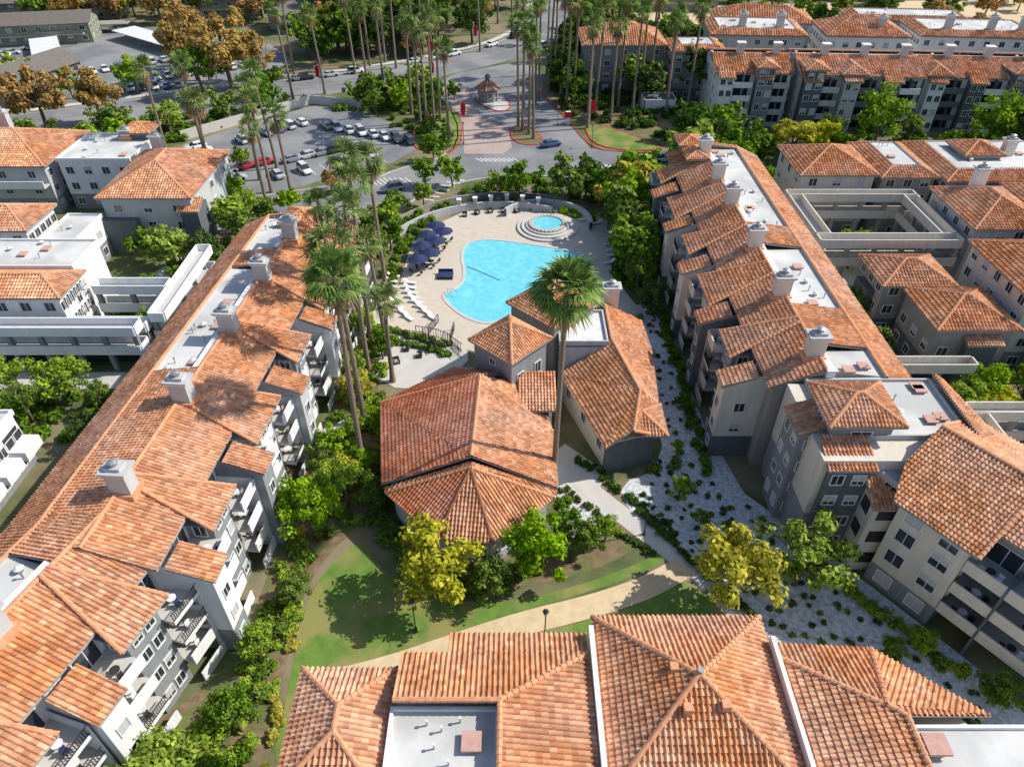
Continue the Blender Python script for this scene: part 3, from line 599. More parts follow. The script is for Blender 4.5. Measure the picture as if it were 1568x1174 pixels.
b.cyl('vent_pipe','steel',12.4,24.2,.22,15.5,16.1,8)
for x,y in [(10.9,24.9),(11.3,22.1),(13.8,22.3)]: b.box('roof_vent','cap',x-.28,x+.28,y-.28,y+.28,14.2,15.35)
b.tiles([(19.1,28.3,12.3),(26.2,27.9,12.3),(24.6,22.7,14.2),(19.1,26.9,12.8)],caps=((2,3),)); b.tiles([(26.2,27.9,12.3),(32.4,22.9,12.3),(25.5,21.9,14.5),(24.6,22.7,14.3)],caps=((2,3),(0,3)))
b.tiles([(19.1,26.9,12.75),(25.5,21.9,14.5),(25.5,10,14.5),(19.1,10,12.75)],caps=((1,2),))
b.flatroof(25.8,36,10,21.7,13.0,par=.3,stuff=5); b.box('roof_hatch','steel',26.5,27.6,20,21,13.0,13.5); b.box('roof_hatch','hatch',26.3,27.8,19.8,21.2,13.5,13.75)
b.finish()
# ------------------------------------------------------------------ CLUBHOUSE
b=Bld('clubhouse',(0,0))
A0=(-15.6,63.6,5.2);B1=(-13.6,50.6,5.2);AP=(-4.05,50.2,9.7);R2=(-3.6,63,9.7);D=(-7.3,70.1,5.4)
b.tiles([A0,B1,AP,R2],'tile_shade',caps=((2,3),)); b.tiles([A0,R2,D],'tile_shade',caps=((0,1),)); b.tiles([D,R2,(1.5,68,6.5)])  # left-facing slopes take the shade-tinted tile colour
b.tiles([R2,AP,(4.8,50,5.2),(4.6,58.6,5.2)]); b.tiles([R2,(4.6,58.6,5.2),(3.0,66,5.6)],caps=((0,1),))
C=[(-13.1,49.8,4.7),(-7.4,43.9,4.7),(-1.8,43.3,4.7),(4.5,49.2,4.7)]; F0=(-4.1,49.4,8.9)
for i in range(3): b.tiles([C[i],C[i+1],F0],'tile_shade' if i==0 else 'tile',caps=((0,2),(1,2)))
b.tiles([C[0],F0,(-4.1,50.3,8.9),(-13.3,50.4,4.9)]); b.tiles([C[3],F0,(-4.1,50.3,8.9),(4.7,50.2,4.9)])
b.prism('walls','mid',[(-14.8,63),(-12.6,51),(-12.2,50),(-7.1,44.8),(-2.1,44.2),(3.6,49.6),(3.8,58),(2,66),(-6.6,69)],0,4.95)
b.wins((-12.2,50),(-7.1,44.8),2,[2.6],1.3,2.2); b.wins((-7.1,44.8),(-2.1,44.2),2,[2.4],1.6,2.4); b.wins((-2.1,44.2),(3.6,49.6),2,[2.6],1.3,2.2); b.wins((-14.8,63),(-12.6,51),4,[2.8],1.2,2)
def dia(cx,cy,r,z,zt,m,n=4,ro=.0,eave=.7):
    pts=[(cx+r*math.cos(math.radians(ro+90*i)),cy+r*math.sin(math.radians(ro+90*i))) for i in range(4)]
    W=[(cx+(p[0]-cx)*(1-eave/r),cy+(p[1]-cy)*(1-eave/r)) for p in pts]
    b.prism('tower_walls',m,W,0,z)
    ap=(cx,cy,zt)
    for i in range(4): b.tiles([(*pts[i],z),(*pts[(i+1)%4],z),ap],caps=((0,2),),k=.9)
    return W
w1=dia(-.2,68.4,5.0,11,13.4,'gray',ro=2)
w2=dia(5.2,77,6.0,10.6,13.4,'taupe',ro=0)
b.wins(w1[2],w1[3],1,[9.4],.8,.8); b.wins(w1[3],w1[0],2,[7.6],1.0,1.6)
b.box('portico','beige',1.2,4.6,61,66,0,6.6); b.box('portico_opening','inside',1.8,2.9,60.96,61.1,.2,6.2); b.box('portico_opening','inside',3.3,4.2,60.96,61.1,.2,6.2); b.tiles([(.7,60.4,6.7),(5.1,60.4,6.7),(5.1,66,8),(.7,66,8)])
b.box('walls','mid',5.9,11.7,70.4,77.2,0,8.3); b.flatroof(6.0,11.6,70.6,77.2,8.9,m='frame',par=.35,pm='mid')
E1=(6.0,69.4,4.9);E2=(10.3,56.2,4.9);G1=(12.3,71.2,9.0);G2=(14.6,62.2,8.3);H1=(18.2,74.5,5.0);H2=(17.2,63,5.4)
b.tiles([E1,E2,G2,G1],caps=((2,3),)); b.tiles([G1,G2,H2,H1]); b.tiles([G1,H1,(17.8,81,5.0),(12.3,79.5,8.8)],caps=((0,3),)); b.tiles([(12.3,79.5,8.8),(17.8,81,5.0),(9,82,5.2)])
b.poly('walls','beige',[(6.3,70.3,4.9),(11.9,70.9,4.9),(12.2,71,8.9)])
b.tiles([E2,(13.4,57.2,6.6),(14.6,62.2,8.3)],caps=((1,2),)); b.tiles([(13.4,57.2,6.6),(16.9,58.2,4.9),(17.2,63,5.4),(14.6,62.2,8.3)],caps=((0,1),))
b.hip(11.9,17.4,57.4,62.8,5.6,.5)
b.prism('walls','beige',[(6.4,70.5),(10.9,57.2),(16.3,58.8),(16.6,63),(17.4,74),(17,80.2),(8,80)],0,4.8)
b.prism('walls','dark',[(10.85,57.15),(16.35,58.75),(16.4,60.6),(10.4,58.8)],0,4.6)
b.prism('walls','beige',[(12.6,58.2),(16.7,58.4),(16.7,62),(12.6,62)],4.6,5.6)
b.wins((16.6,64),(17.2,73.5),3,[3.0],1.1,1.6); b.wins((6.4,70.5),(10.9,57.2),3,[2.8],1.1,1.6)
b.chimney(13.2,80.5,4,11.5,'beige',1.9,1.4)
b.finish()
# ------------------------------------------------------------------ LEFT-UPPER buildings
def block(name,x0,x1,y0,y1,z,kind='hip',wm='white',lm='gray',nw=4,pitch=.42,gable=(0,0),tk=1.2,side='LR',ang=0,zs=(1.6,4.6,7.6,10.3),stuff=5):
    b=Bld(name,((x0+x1)/2,(y0+y1)/2),ang); hx=(x1-x0)/2; hy=(y1-y0)/2
    b.box('walls',wm,-hx+.6,hx-.6,-hy+.6,hy-.6,3,z); b.box('lower_walls',lm,-hx+.6,hx-.6,-hy+.6,hy-.6,0,3)
    zz=[q for q in zs if q<z-.8]
    b.wins((-hx+.6,-hy+.6),(hx-.6,-hy+.6),nw,zz,1.3,1.25)
    if 'R' in side: b.wins((hx-.6,-hy+.6),(hx-.6,hy-.6),nw,zz,1.2,1.25)
    if 'L' in side: b.wins((-hx+.6,hy-.6),(-hx+.6,-hy+.6),nw,zz,1.2,1.25)
    if kind=='hip': b.hip(-hx,hx,-hy,hy,z,pitch,k=tk,gable=gable)
    elif kind=='flat': b.flatroof(-hx+.6,hx-.6,-hy+.6,hy-.6,z+.3,stuff=stuff)
    elif kind=='mansard':
        d=2.8; zt=z+1.2
        P=[(-hx,-hy),(hx,-hy),(hx,hy),(-hx,hy)]; Q=[(-hx+d,-hy+d),(hx-d,-hy+d),(hx-d,hy-d),(-hx+d,hy-d)]
        for i in range(4): j=(i+1)%4; b.tiles([(*P[i],z),(*P[j],z),(*Q[j],zt),(*Q[i],zt)],k=tk,caps=((0,3),))
        b.flatroof(-hx+d,hx-d,-hy+d,hy-d,zt-.1,par=.15,stuff=stuff)
    return b
b=block('apartment_building',-69,-53,110,131,9.6,nw=3,wm='mid'); b.chimney(-4,8,9,14,'mid'); b.box('bay','dark',5.5,8.4,-10.6,-6,0,7.5); b.tiles([(5,-11.1,7.5),(8.9,-11.1,7.5),(8.9,-8,8.8),(5,-8,8.8)]); b.box('wing_wall','dark',-7.4,-2,-11.4,-9.9,0,6); b.finish()
b=block('apartment_building',-84,-69.5,126,140,9.3,kind='flat',stuff=9); b.chimney(2,4,9,12,'white'); b.hip(1,7,3,9,11,.4,k=1.2); b.box('stair_tower','dark',1.5,6.5,3.5,8.5,9,11); b.finish()
b=block('apartment_building',-118,-84.5,124,142,9.3,nw=6,wm='mid'); b.chimney(2,7,9,14.5,'mid'); b.box('balcony_parapet','white',-16,16,-10.2,-10,5.6,7); b.box('balcony_floor','conc',-16,16,-10,-8.4,5.6,5.9); b.finish()
b=block('apartment_building',-92,-74.5,99,108.5,9.3,nw=5); b.finish()
b=block('apartment_building',-74.5,-68,99,110,6.6,kind='flat',nw=2,stuff=2); b.finish()
b=block('apartment_building',-84,-60,80,87.5,9.2,nw=7); b.box('penthouse','white',-12,10.5,3.2,11,0,9.6); b.flatroof(-12,10.5,3.4,11,9.9,stuff=8); b.wins((11.4,0),(11.4,3.5),2,[6.5],1,1.2); b.finish()
def gallery(b,L,wm,pm):
    for x0,x1,y0,y1,z in L:
        for zz in ([z,z-3] if z>5 else [z]):
            b.box('gallery_floor','mid',x0,x1,y0,y1,zz-.3,zz); b.box('gallery_wall',wm,x0,x1,y0-.2,y0,zz-.35,zz+1.05); b.box('gallery_wall',wm,x0,x1,y1,y1+.2,zz-.35,zz+1.05)
            b.box('gallery_wall',wm,x0-.2,x0,y0,y1,zz-.35,zz+1.05); b.box('gallery_wall',wm,x1,x1+.2,y0,y1,zz-.35,zz+1.05)
        nx=max(1,int((x1-x0)/4)); ny=max(1,int((y1-y0)/4))
        for i in range(nx+1 if x1-x0>3 else 1):
            for j in range(ny+1 if y1-y0>3 else 1):
                x=x0+.3+(x1-x0-.6)*i/nx; y=y0+.3+(y1-y0-.6)*j/ny; b.box('gallery_post',pm,x-.3,x+.3,y-.3,y+.3,0,z-.3)
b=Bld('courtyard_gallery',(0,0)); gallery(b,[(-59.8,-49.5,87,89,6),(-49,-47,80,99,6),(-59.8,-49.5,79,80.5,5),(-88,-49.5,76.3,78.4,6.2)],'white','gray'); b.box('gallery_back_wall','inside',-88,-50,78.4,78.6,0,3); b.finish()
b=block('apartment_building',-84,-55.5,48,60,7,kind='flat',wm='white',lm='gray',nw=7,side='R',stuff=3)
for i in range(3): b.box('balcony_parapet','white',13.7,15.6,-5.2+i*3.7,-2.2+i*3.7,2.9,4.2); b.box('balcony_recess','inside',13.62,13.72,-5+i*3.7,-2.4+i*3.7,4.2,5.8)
b.finish()
sheet('courtyard_paving',[(-60,80),(-46,80),(-46,108),(-56,112),(-60,100)],.012,'conc'); sheet('courtyard_paving',[(-80,72.5),(-48,72.5),(-48,76),(-80,76)],.012,'conc')
# ------------------------------------------------------------------ RIGHT-MIDDLE buildings
b=block('apartment_building',48.5,62,114.5,128,11.6,nw=3,wm='beige'); b.finish()
b=block('apartment_building',62,72,114,130,11.4,nw=3,kind='mansard',wm='taupe',stuff=4); b.finish()
b=block('apartment_building',72,108,112,130,11.6,kind='mansard',nw=9,wm='mid',stuff=9); b.chimney(-4,0,11,16,'beige'); b.box('stair_tower','taupe',-12,-6,-2,4,11,13.5); b.hip(-12.6,-5.4,-2.6,4.6,13.5,.4,k=1.2); b.finish()
b=block('apartment_building',68,80,95,110,11.6,nw=4,wm='mid'); b.chimney(0,5,11,16.5,'white'); b.box('bay','dark',-6.8,-5.4,-3,2,0,9); b.finish()
b=block('apartment_building',80,112,92,111,11.8,kind='mansard',nw=8,wm='taupe',stuff=9); b.box('stair_tower','beige',-12,-6,-6,0,11,13.5); b.hip(-12.6,-5.4,-6.6,.6,13.5,.4,k=1.2); b.finish()
b=block('apartment_building',51,61.5,84,93,8.6,nw=3,wm='taupe',lm='dark'); b.box('bay','dark',-5.8,-4.6,-2,2,0,6.5); b.finish()
b=block('apartment_building',54,65,74,84.5,8.2,nw=3,wm='taupe',lm='dark'); b.box('bay','dark',-1,3,-5.8,-4.6,0,6.5); b.tiles([(-1.4,-6.2,6.5),(3.4,-6.2,6.5),(3.4,-4.6,7.2),(-1.4,-4.6,7.2)]); b.finish()
b=block('apartment_building',65.5,84,76,92,11.5,nw=5,wm='beige'); b.chimney(5,5,11,16,'beige'); b.box('bay','gray',-6,-2,-9,-7.4,0,9); b.tiles([(-6.5,-9.6,9),(-1.5,-9.6,9),(-1.5,-7.2,10.2),(-6.5,-7.2,10.2)]); b.finish()
b=block('apartment_building',84,112,72,92,11.5,nw=8,wm='mid',kind='mansard',stuff=9); b.finish()
b=block('apartment_building',64,92,48,66,7,nw=8,wm='taupe',lm='dark',kind='flat',stuff=6); b.finish()
b=Bld('courtyard_gallery',(0,0))
gallery(b,[(46,67,111,112.6,9),(46,67,95,97,9),(65,67,97.3,110.7,9),(46,48,97.3,110.7,9),(46,58,70,71.5,5),(52,63,60,61.5,6),(52,53.5,50,59.7,6)],'beige','taupe')
b.finish()
sheet('courtyard_paving',[(46,94),(68,94),(68,113),(46,113)],.012,'conc'); sheet('courtyard_paving',[(47,50),(63,50),(63,60),(47,60)],.012,'conc')
# ------------------------------------------------------------------ TOP-RIGHT building rows
def longrow(x0,L,y0,W,ang,n,z=12,wm='white',al='dark',ph=0):
    b=Bld('apartment_building',(x0,y0),ang)
    b.box('core',wm,0,L,0,W,0,z-.1)
    b.tiles([(-.6,-.6,z),(L+.6,-.6,z),(L+.6,W*.4,z+2.6),(-.6,W*.4,z+2.6)],k=1.6,caps=((2,3),)); b.tiles([(-.6,W+.6,z),(L+.6,W+.6,z),(L+.6,W*.7,z+2.2),(-.6,W*.7,z+2.2)],k=1.6,caps=((2,3),))
    b.poly('gable_wall',wm,[(0,0,z-.1),(0,W,z-.1),(0,W*.7,z+2),(0,W*.4,z+2.3)])
    b.box('flat_roof','flat',0,L,W*.4,W*.7,z+.5,z+1.6)
    b.wins((0,W),(0,0),4,[1.6,4.6,7.6,10.2],1.1,1.3)
    u=L/n
    for i in range(n):
        a=i*u; q=(i+ph)
        pm=('white','mid',al)[q%3]
        b.box('bay',al if q%2 else wm,a+.3,a+u*.42,-2.2,0,0,z-.4 if q%2 else z-1); b.tiles([(a,-2.8,z-.6),(a+u*.46,-2.8,z-.6),(a+u*.46,1.5,z+1.2),(a,1.5,z+1.2)],k=1.6)
        if q%3==1:
            zt=z+1.8; b.box('roof_tower',al,a+.3,a+u*.5,-2.3,4,0,zt); b.hip(a-.3,a+u*.5+.6,-3,4.6,zt,.4,k=1.5); b.wins((a+.3,-2.3),(a+u*.5,-2.3),2,[1.6,4.6,7.6,10.2,12.4],1.1,1.3)
        elif q%3==2: b.hip(a-.5,a+u*.6,-1.5,W*.42,z+.6,.55,k=1.5)
        b.wins((a+.3,-2.2),(a+u*.42,-2.2),2,[1.6,4.6,7.6,10.2],1.0,1.3)
        for zz in (0,3,6,9):
            b.box('balcony_floor','conc',a+u*.45,a+u*.95,-1.6,0,zz-.25,zz); b.box('balcony_parapet',pm,a+u*.45,a+u*.95,-1.75,-1.6,zz-.3,zz+1)
            b.box('sliding_door','glass',a+u*.5,a+u*.9,-.04,0,zz+.1,zz+2.2); b.box('divider',al,a+u*.69,a+u*.71,-1.6,0,zz,zz+3)
        b.box('chimney','mid',a+u*.6,a+u*.6+1.6,W*.36,W*.36+1.3,z,z+4.8); b.box('chimney','white',a+u*.6-.2,a+u*.6+1.8,W*.36-.2,W*.36+1.5,z+4.8,z+5.1)
        for _ in range(2): b.stuff(a+R.uniform(0,u),W*R.uniform(.46,.66),z+1.6)
    return b
longrow(48,17,174,17,3,2,wm='white',al='gray',ph=0,z=11.6).finish(); longrow(66.5,27,170.5,19,4,3,wm='mid',al='dark',ph=1).finish(); longrow(95,44,170,19,6,5,wm='white',al='dark',ph=2,z=11.8).finish()
b=block('apartment_building',54,80,206,224,12,'mansard',wm='mid',nw=7,tk=1.8,stuff=10,ang=5); b.chimney(-4,-4,12,17); b.chimney(6,-4,12,17); b.finish()
b=block('apartment_building',84,106,203,220,12.4,'hip',wm='white',nw=6,tk=1.8,ang=5); b.chimney(4,-4,12,17); b.finish()
b=block('apartment_building',110,142,204,222,12,'mansard',wm='white',nw=8,tk=1.8,stuff=12,ang=6); b.chimney(-8,-5,12,17); b.chimney(3,-5,12,17); b.chimney(11,-5,12,17); b.finish()
b=block('apartment_building',146,176,200,220,12,'hip',wm='mid',nw=8,tk=1.8,ang=6); b.finish()
b=block('apartment_building',62,92,234,250,9,'hip',wm='white',nw=7,tk=2,ang=8); b.finish(); b=block('apartment_building',104,140,236,250,9,'mansard',wm='mid',nw=7,tk=2,ang=6); b.finish()
b=block('apartment_building',18,40,196,214,12,nw=5,wm='gray',lm='dark',kind='hip',tk=1.6); b.finish()
b=block('apartment_building',40,54,190,202,12,nw=4,wm='gray',lm='dark',kind='mansard',tk=1.6); b.finish()
b=Bld('trash_enclosure',(37,184)); 
for q in [(-4,4,-3,-2.8),(-4,4,2.8,3),(-4,-3.8,-3,3),(3.8,4,-3,3)]: b.box('wall','white',*q,0,3.2)
b.box('roof','dark',-3.4,3.4,-2.4,2.4,3.0,3.1); b.finish()
b=Bld('gatehouse',(-6.3,190.5),8)
pts=circ(0,0,2.6,8); b.prism('walls','gray',pts,0,3.2)
for i in range(8):
    a=math.radians(45*i+22.5); b.win(2.4*math.cos(a),2.4*math.sin(a),math.cos(a),math.sin(a),1.9,1.0,1.3)
rp=circ(0,0,3.4,8); M['broof']=mat('brown_tile',(.30,.17,.12),(.22,.13,.10),3)
for i in range(8): b.poly('roof','broof',[(*rp[i],3.2),(*rp[(i+1)%8],3.2),(0,0,5.4)]); b.cap((*rp[i],3.25),(0,0,5.4),.12)
b.box('cupola','dark',-.5,.5,-.5,.5,4.8,6.0)
for q in [(-.8,-.8,.8,-.8),(.8,-.8,.8,.8),(.8,.8,-.8,.8),(-.8,.8,-.8,-.8)]: b.poly('cupola_roof','broof',[(q[0],q[1],6.0),(q[2],q[3],6.0),(0,0,6.8)])
b.finish()
# ------------------------------------------------------------------ TOP-LEFT distant buildings and carports
M['olive']=mat('olive_wall',(.27,.28,.20),(.23,.24,.17)); M['shingle']=mat('brown_shingle',(.20,.175,.155),(.15,.13,.115),1.5)
def shed_house(x,y,L,W,h,ang):
    b=Bld('apartment_building',(x,y),ang); b.box('walls','olive',-L/2,L/2,-W/2,W/2,0,h)
    z=h; o=.8; t=z+W*.22
    b.poly('roof','shingle',[(-L/2-o,-W/2-o,z),(L/2+o,-W/2-o,z),(L/2+o,0,t),(-L/2-o,0,t)]); b.poly('roof','shingle',[(-L/2-o,W/2+o,z),(L/2+o,W/2+o,z),(L/2+o,0,t),(-L/2-o,0,t)])
    b.poly('gable','olive',[(-L/2,-W/2,z),(-L/2,W/2,z),(-L/2,0,t-.2)]); b.poly('gable','olive',[(L/2,-W/2,z),(L/2,W/2,z),(L/2,0,t-.2)])
    n=int(L/4); b.wins((-L/2,-W/2),(L/2,-W/2),n,[1.6,4.6],1.5,1.3); b.wins((L/2,-W/2),(L/2,W/2),3,[1.6,4.6],1.2,1.3)
    b.box('balcony','frame',-L/2+2,L/2-2,-W/2-1.2,-W/2,2.8,3.0); b.box('balcony','olive',-L/2+2,L/2-2,-W/2-1.25,-W/2-1.15,3.0,3.9); b.finish()
for a in [(-165,285,46,12,6,-8),(-150,315,60,12,6,-4),(-128,196,24,13,6,-70),(-80,300,44,13,6,-10),(-40,290,30,13,6,-30),(-45,262,26,12,6,-35),(-152,252,30,12,6,-12),(-190,230,30,12,6,-60),(70,330,50,14,6,5),(130,320,50,14,6,8),(-120,340,60,14,6,3),(-105,290,26,12,6,-8),(-70,272,26,12,6,-40),(-25,320,30,13,6,-10),(60,300,34,12,6,5)]: shed_house(*a)
def carport(x,y,L,W,ang,m='frame'):
    b=Bld('carport',(x,y),ang); b.box('roof',m,-L/2,L/2,-W/2,W/2,2.6,2.8)
    n=int(L/5)
    for i in range(n+1):
        b.box('post','metal',-L/2+.1+i*(L-.2)/n-.08,-L/2+.1+i*(L-.2)/n+.08,-.1,.1,0,2.6)
    b.finish()
for a in [(-141,230,32,8,60),(-116,246,32,8,38),(-88,232,26,6,-35,'shingle'),(-150,262,40,6,-8,'taupe')]: carport(*a)
b=Bld('green_screen_wall',(0,0)); V,F=ribbon_geo([(-76,162),(-52,188),(-38,184)],.3,0,2.2); b.add('panel','conc',V,F)
b.finish()
# ------------------------------------------------------------------ vegetation
def quads_mesh(name,V,mats,extra=None):
    n=len(V)//4
    if extra is not None:
        ev,ef=extra; ev=np.array(ev,dtype=float).reshape(-1,3)
    else: ev=np.zeros((0,3)); ef=[]
    allv=np.concatenate([V,ev]); me=bpy.data.meshes.new(name)
    loops=np.concatenate([np.arange(4*n)]+[np.array(f)+4*n for f in ef]) if len(ef) else np.arange(4*n)
    tot=np.array([4]*n+[len(f) for f in ef]); start=np.concatenate([[0],np.cumsum(tot)[:-1]])
    me.vertices.add(len(allv)); me.vertices.foreach_set('co',allv.astype(np.float32).ravel())
    me.loops.add(len(loops)); me.loops.foreach_set('vertex_index',loops.astype(np.int32))
    me.polygons.add(len(tot)); me.polygons.foreach_set('loop_start',start.astype(np.int32)); me.polygons.foreach_set('loop_total',tot.astype(np.int32))
    me.polygons.foreach_set('material_index',np.array([0]*n+[1]*len(ef),dtype=np.int32))
    for m in mats: me.materials.append(M[m])
    me.update(calc_edges=True); me.validate(); return me
def leafcloud(cs,rs,n,size,sq=.8):
    cs=np.array(cs,float); rs=np.array(rs,float)
    c=np.repeat(cs,n,axis=0); r=np.repeat(rs,n)
    d=NR.normal(size=(len(c),3)); d/=np.linalg.norm(d,axis=1)[:,None]
    rad=(r*(.45+.75*NR.rand(len(c))))[:,None]; p=c+d*rad*np.array([1,1,sq])
    nn=d+NR.normal(size=d.shape)*.5+np.array([0,0,.45]); nn/=np.linalg.norm(nn,axis=1)[:,None]
    a=np.cross(nn,NR.normal(size=nn.shape)); a/=np.linalg.norm(a,axis=1)[:,None]; b_=np.cross(nn,a)
    s=(size*(.6+.8*NR.rand(len(c))))[:,None]; a*=s; b_*=s*.65
    return np.stack([p-a,p-b_*.9,p+a,p+b_],1).reshape(-1,3)
def tube(V,F,p,q,r0,r1,n=7):
    p=Vector(p);q=Vector(q);d=(q-p).normalized(); e=d.orthogonal().normalized(); u=d.cross(e); k=len(V)
    for c,r in ((p,r0),(q,r1)):
        for i in range(n): a=6.2832*i/n; V.append(tuple(c+e*math.cos(a)*r+u*math.sin(a)*r))
    for i in range(n): F.append((k+i,k+(i+1)%n,k+n+(i+1)%n,k+n+i))
def treemesh(lm,h,rc,nc=34,n=70,size=.3,lo=.2,hi=.36):
    V=[];F=[]; th=h*.42; top=(R.uniform(-.3,.3),R.uniform(-.3,.3),th); tube(V,F,(0,0,-.1),top,.05*rc+.08,.035*rc+.05)
    cs=[];rs=[]; zc=h*.62
    for i in range(nc):
        a=R.uniform(0,6.283); e=math.asin(R.uniform(-.75,1)); k=R.uniform(.45,.98)*rc*R.uniform(.75,1.2)
        c=(math.cos(a)*math.cos(e)*k,math.sin(a)*math.cos(e)*k,zc+math.sin(e)*k*(h*.38/rc)); cs.append(c); rs.append(rc*R.uniform(lo,hi))
        if i<10: tube(V,F,top,(c[0]*.8,c[1]*.8,c[2]-.1),.02*rc+.04,.02,5)
    return quads_mesh('tree',leafcloud(cs,rs,n,size,.8),[lm,'bark'],(V,F))
TREES={};TFAR={}
for key in ('lf_mid','lf_bright','lf_yel','lf_dark','lf_rust'):
    TREES[key]=[treemesh(key,7,2.9,38,105,.19,.17,.32),treemesh(key,7,2.7,30,110,.19),treemesh(key,7,2.8,24,120,.18,.15,.34)]
    TFAR[key]=[treemesh(key,7,2.9,26,36,.38) for _ in range(3)]
def tree(x,y,h,key='lf_mid',w=1.0,name='broadleaf_tree'):
    s=h/7; o=mkobj(name,R.choice((TREES if (y<100 or h>=13) else TFAR)[key]),None,(x,y,0),R.uniform(0,6.28)); o.scale=(s*w,s*w,s)
def palmmesh(h,rc,nf=38,lean=(0,0),nb0=13):
    V=[];F=[]
    segs=8; pts=[(lean[0]*(i/segs)**1.6,lean[1]*(i/segs)**1.6,h*i/segs) for i in range(segs+1)]
    for i in range(segs):
        r0=.34-.12*i/segs if i else .45; tube(V,F,pts[i],pts[i+1],r0,.34-.12*(i+1)/segs,9)
    mi=[0]*len(F); c=Vector(pts[-1])
    for f in range(nf+14):
        dead=f>=nf; az=R.uniform(0,6.283)
        el=math.radians(-62+R.uniform(-15,15)) if dead else math.radians(82-118*((f+.5)/nf)**.9+R.uniform(-8,8))
        L=rc*(.42 if dead else .5)*R.uniform(.85,1.1); d=Vector((math.cos(az)*math.cos(el),math.sin(az)*math.cos(el),math.sin(el)))
        side=Vector((-math.sin(az),math.cos(az),0)); up=side.cross(d); up=up if up.z>0 else -up
        st0=c-Vector((0,0,R.uniform(0,.5) if not dead else R.uniform(.3,1.3))); b0=st0+d*L-Vector((0,0,.08*L))
        k=len(V); V+=[tuple(st0-side*.03),tuple(st0+side*.03),tuple(b0+side*.03),tuple(b0-side*.03)]; F.append((k,k+1,k+2,k+3)); mi.append(2 if dead else 1)
        nb=7 if dead else nb0
        for i in range(nb):
            t=(i/(nb-1)-.5)*2; an=t*1.75; bl=rc*.55*(1-.25*abs(t))*R.uniform(.9,1.1)*(.8 if dead else 1)
            dd=(d*math.cos(an)+side*math.sin(an)).normalized(); droop=.18+.45*abs(math.sin(an))*.3+(.3 if dead else 0)
            p1=b0+dd*bl*.5+up*.05; p2=b0+dd*bl-Vector((0,0,bl*droop)); wv=dd.cross(up).normalized()*bl*(.085 if nb0<14 else .06)
            k=len(V); V+=[tuple(b0),tuple(p1-wv),tuple(p2),tuple(p1+wv)]; F.append((k,k+1,k+2,k+3)); mi.append(2 if dead else 1)
    return mkmesh('fan_palm',V,F,['palmbark','frond','deadfrond'],mi)
PM={}
def palm(x,y,h,rc=2.9):
    key=(round(h/2)*2,round(rc*2)/2)
    PM.setdefault(key,[])
    if len(PM[key])<2: PM[key].append(palmmesh(key[0],key[1],lean=(R.uniform(-1,1),R.uniform(-1,1)),nf=32,nb0=9))
    o=mkobj('fan_palm_tree',R.choice(PM[key]),None,(x,y,0),R.uniform(0,6.28)); s=h/key[0]; o.scale=(1,1,s)
mkobj('fan_palm_tree',palmmesh(27,3.9,42,(.3,0),17),None,(4.6,54,0))
mkobj('fan_palm_tree',palmmesh(26,3.7,40,(.6,0),15),None,(-17.2,57.6,0))
for p in [(-18.5,66,24,3.4),(-19.5,76,24,3),(-20,82,25,3),(-21,88,26,3),(-19,92,24,3),(-23,79,23,2.6),(-17.5,80,18,2.4),(-16,74,14,2.4),
  (-42.5,129,17),(-47,127,16,2.6),(-48,134,18),(-52,140,19),(-50,146,20),(-58,131,19,2.8),(-66,150,20,3),(-70,141,22,3),(-60,136,18),
  (-19.8,166,23),(-18.5,170,24),(-22,172,22),(-17.5,175,24),(-14.5,162,20),(-25,180,22),(-33,190,23),(-38,194,22),(-50,196,20),(-57,190,22),
  (2.5,168,24),(4,166,22),(1.5,171,23),(5,163,21),(3,181,25),(6,188,24),(7,192,24),(14,186,25),(16,190,24),(19,178,24),(21,182,26),(24,174,22),(27,185,25),(30,180,24),(33,188,26),(17,200,25),(12,205,24),(22,199,24),(28,197,26),(36,193,24),(40,187,22),(44,182,24),(10,214,23),
  (10,199,26),(13,195,24),(18,170,23),(38,178,22),(-24,226,23),(-34,220,24),(-10,238,22),(0,262,23),(-45,214,21),(30,230,26),(36,240,25),(25,250,25),(42,228,24),(-62,212,22),(-5,275,24),(28,280,24),(34,300,24),(-30,232,25),(-38,226,24),(-28,238,26),(-42,222,24)]:
    palm(*p)
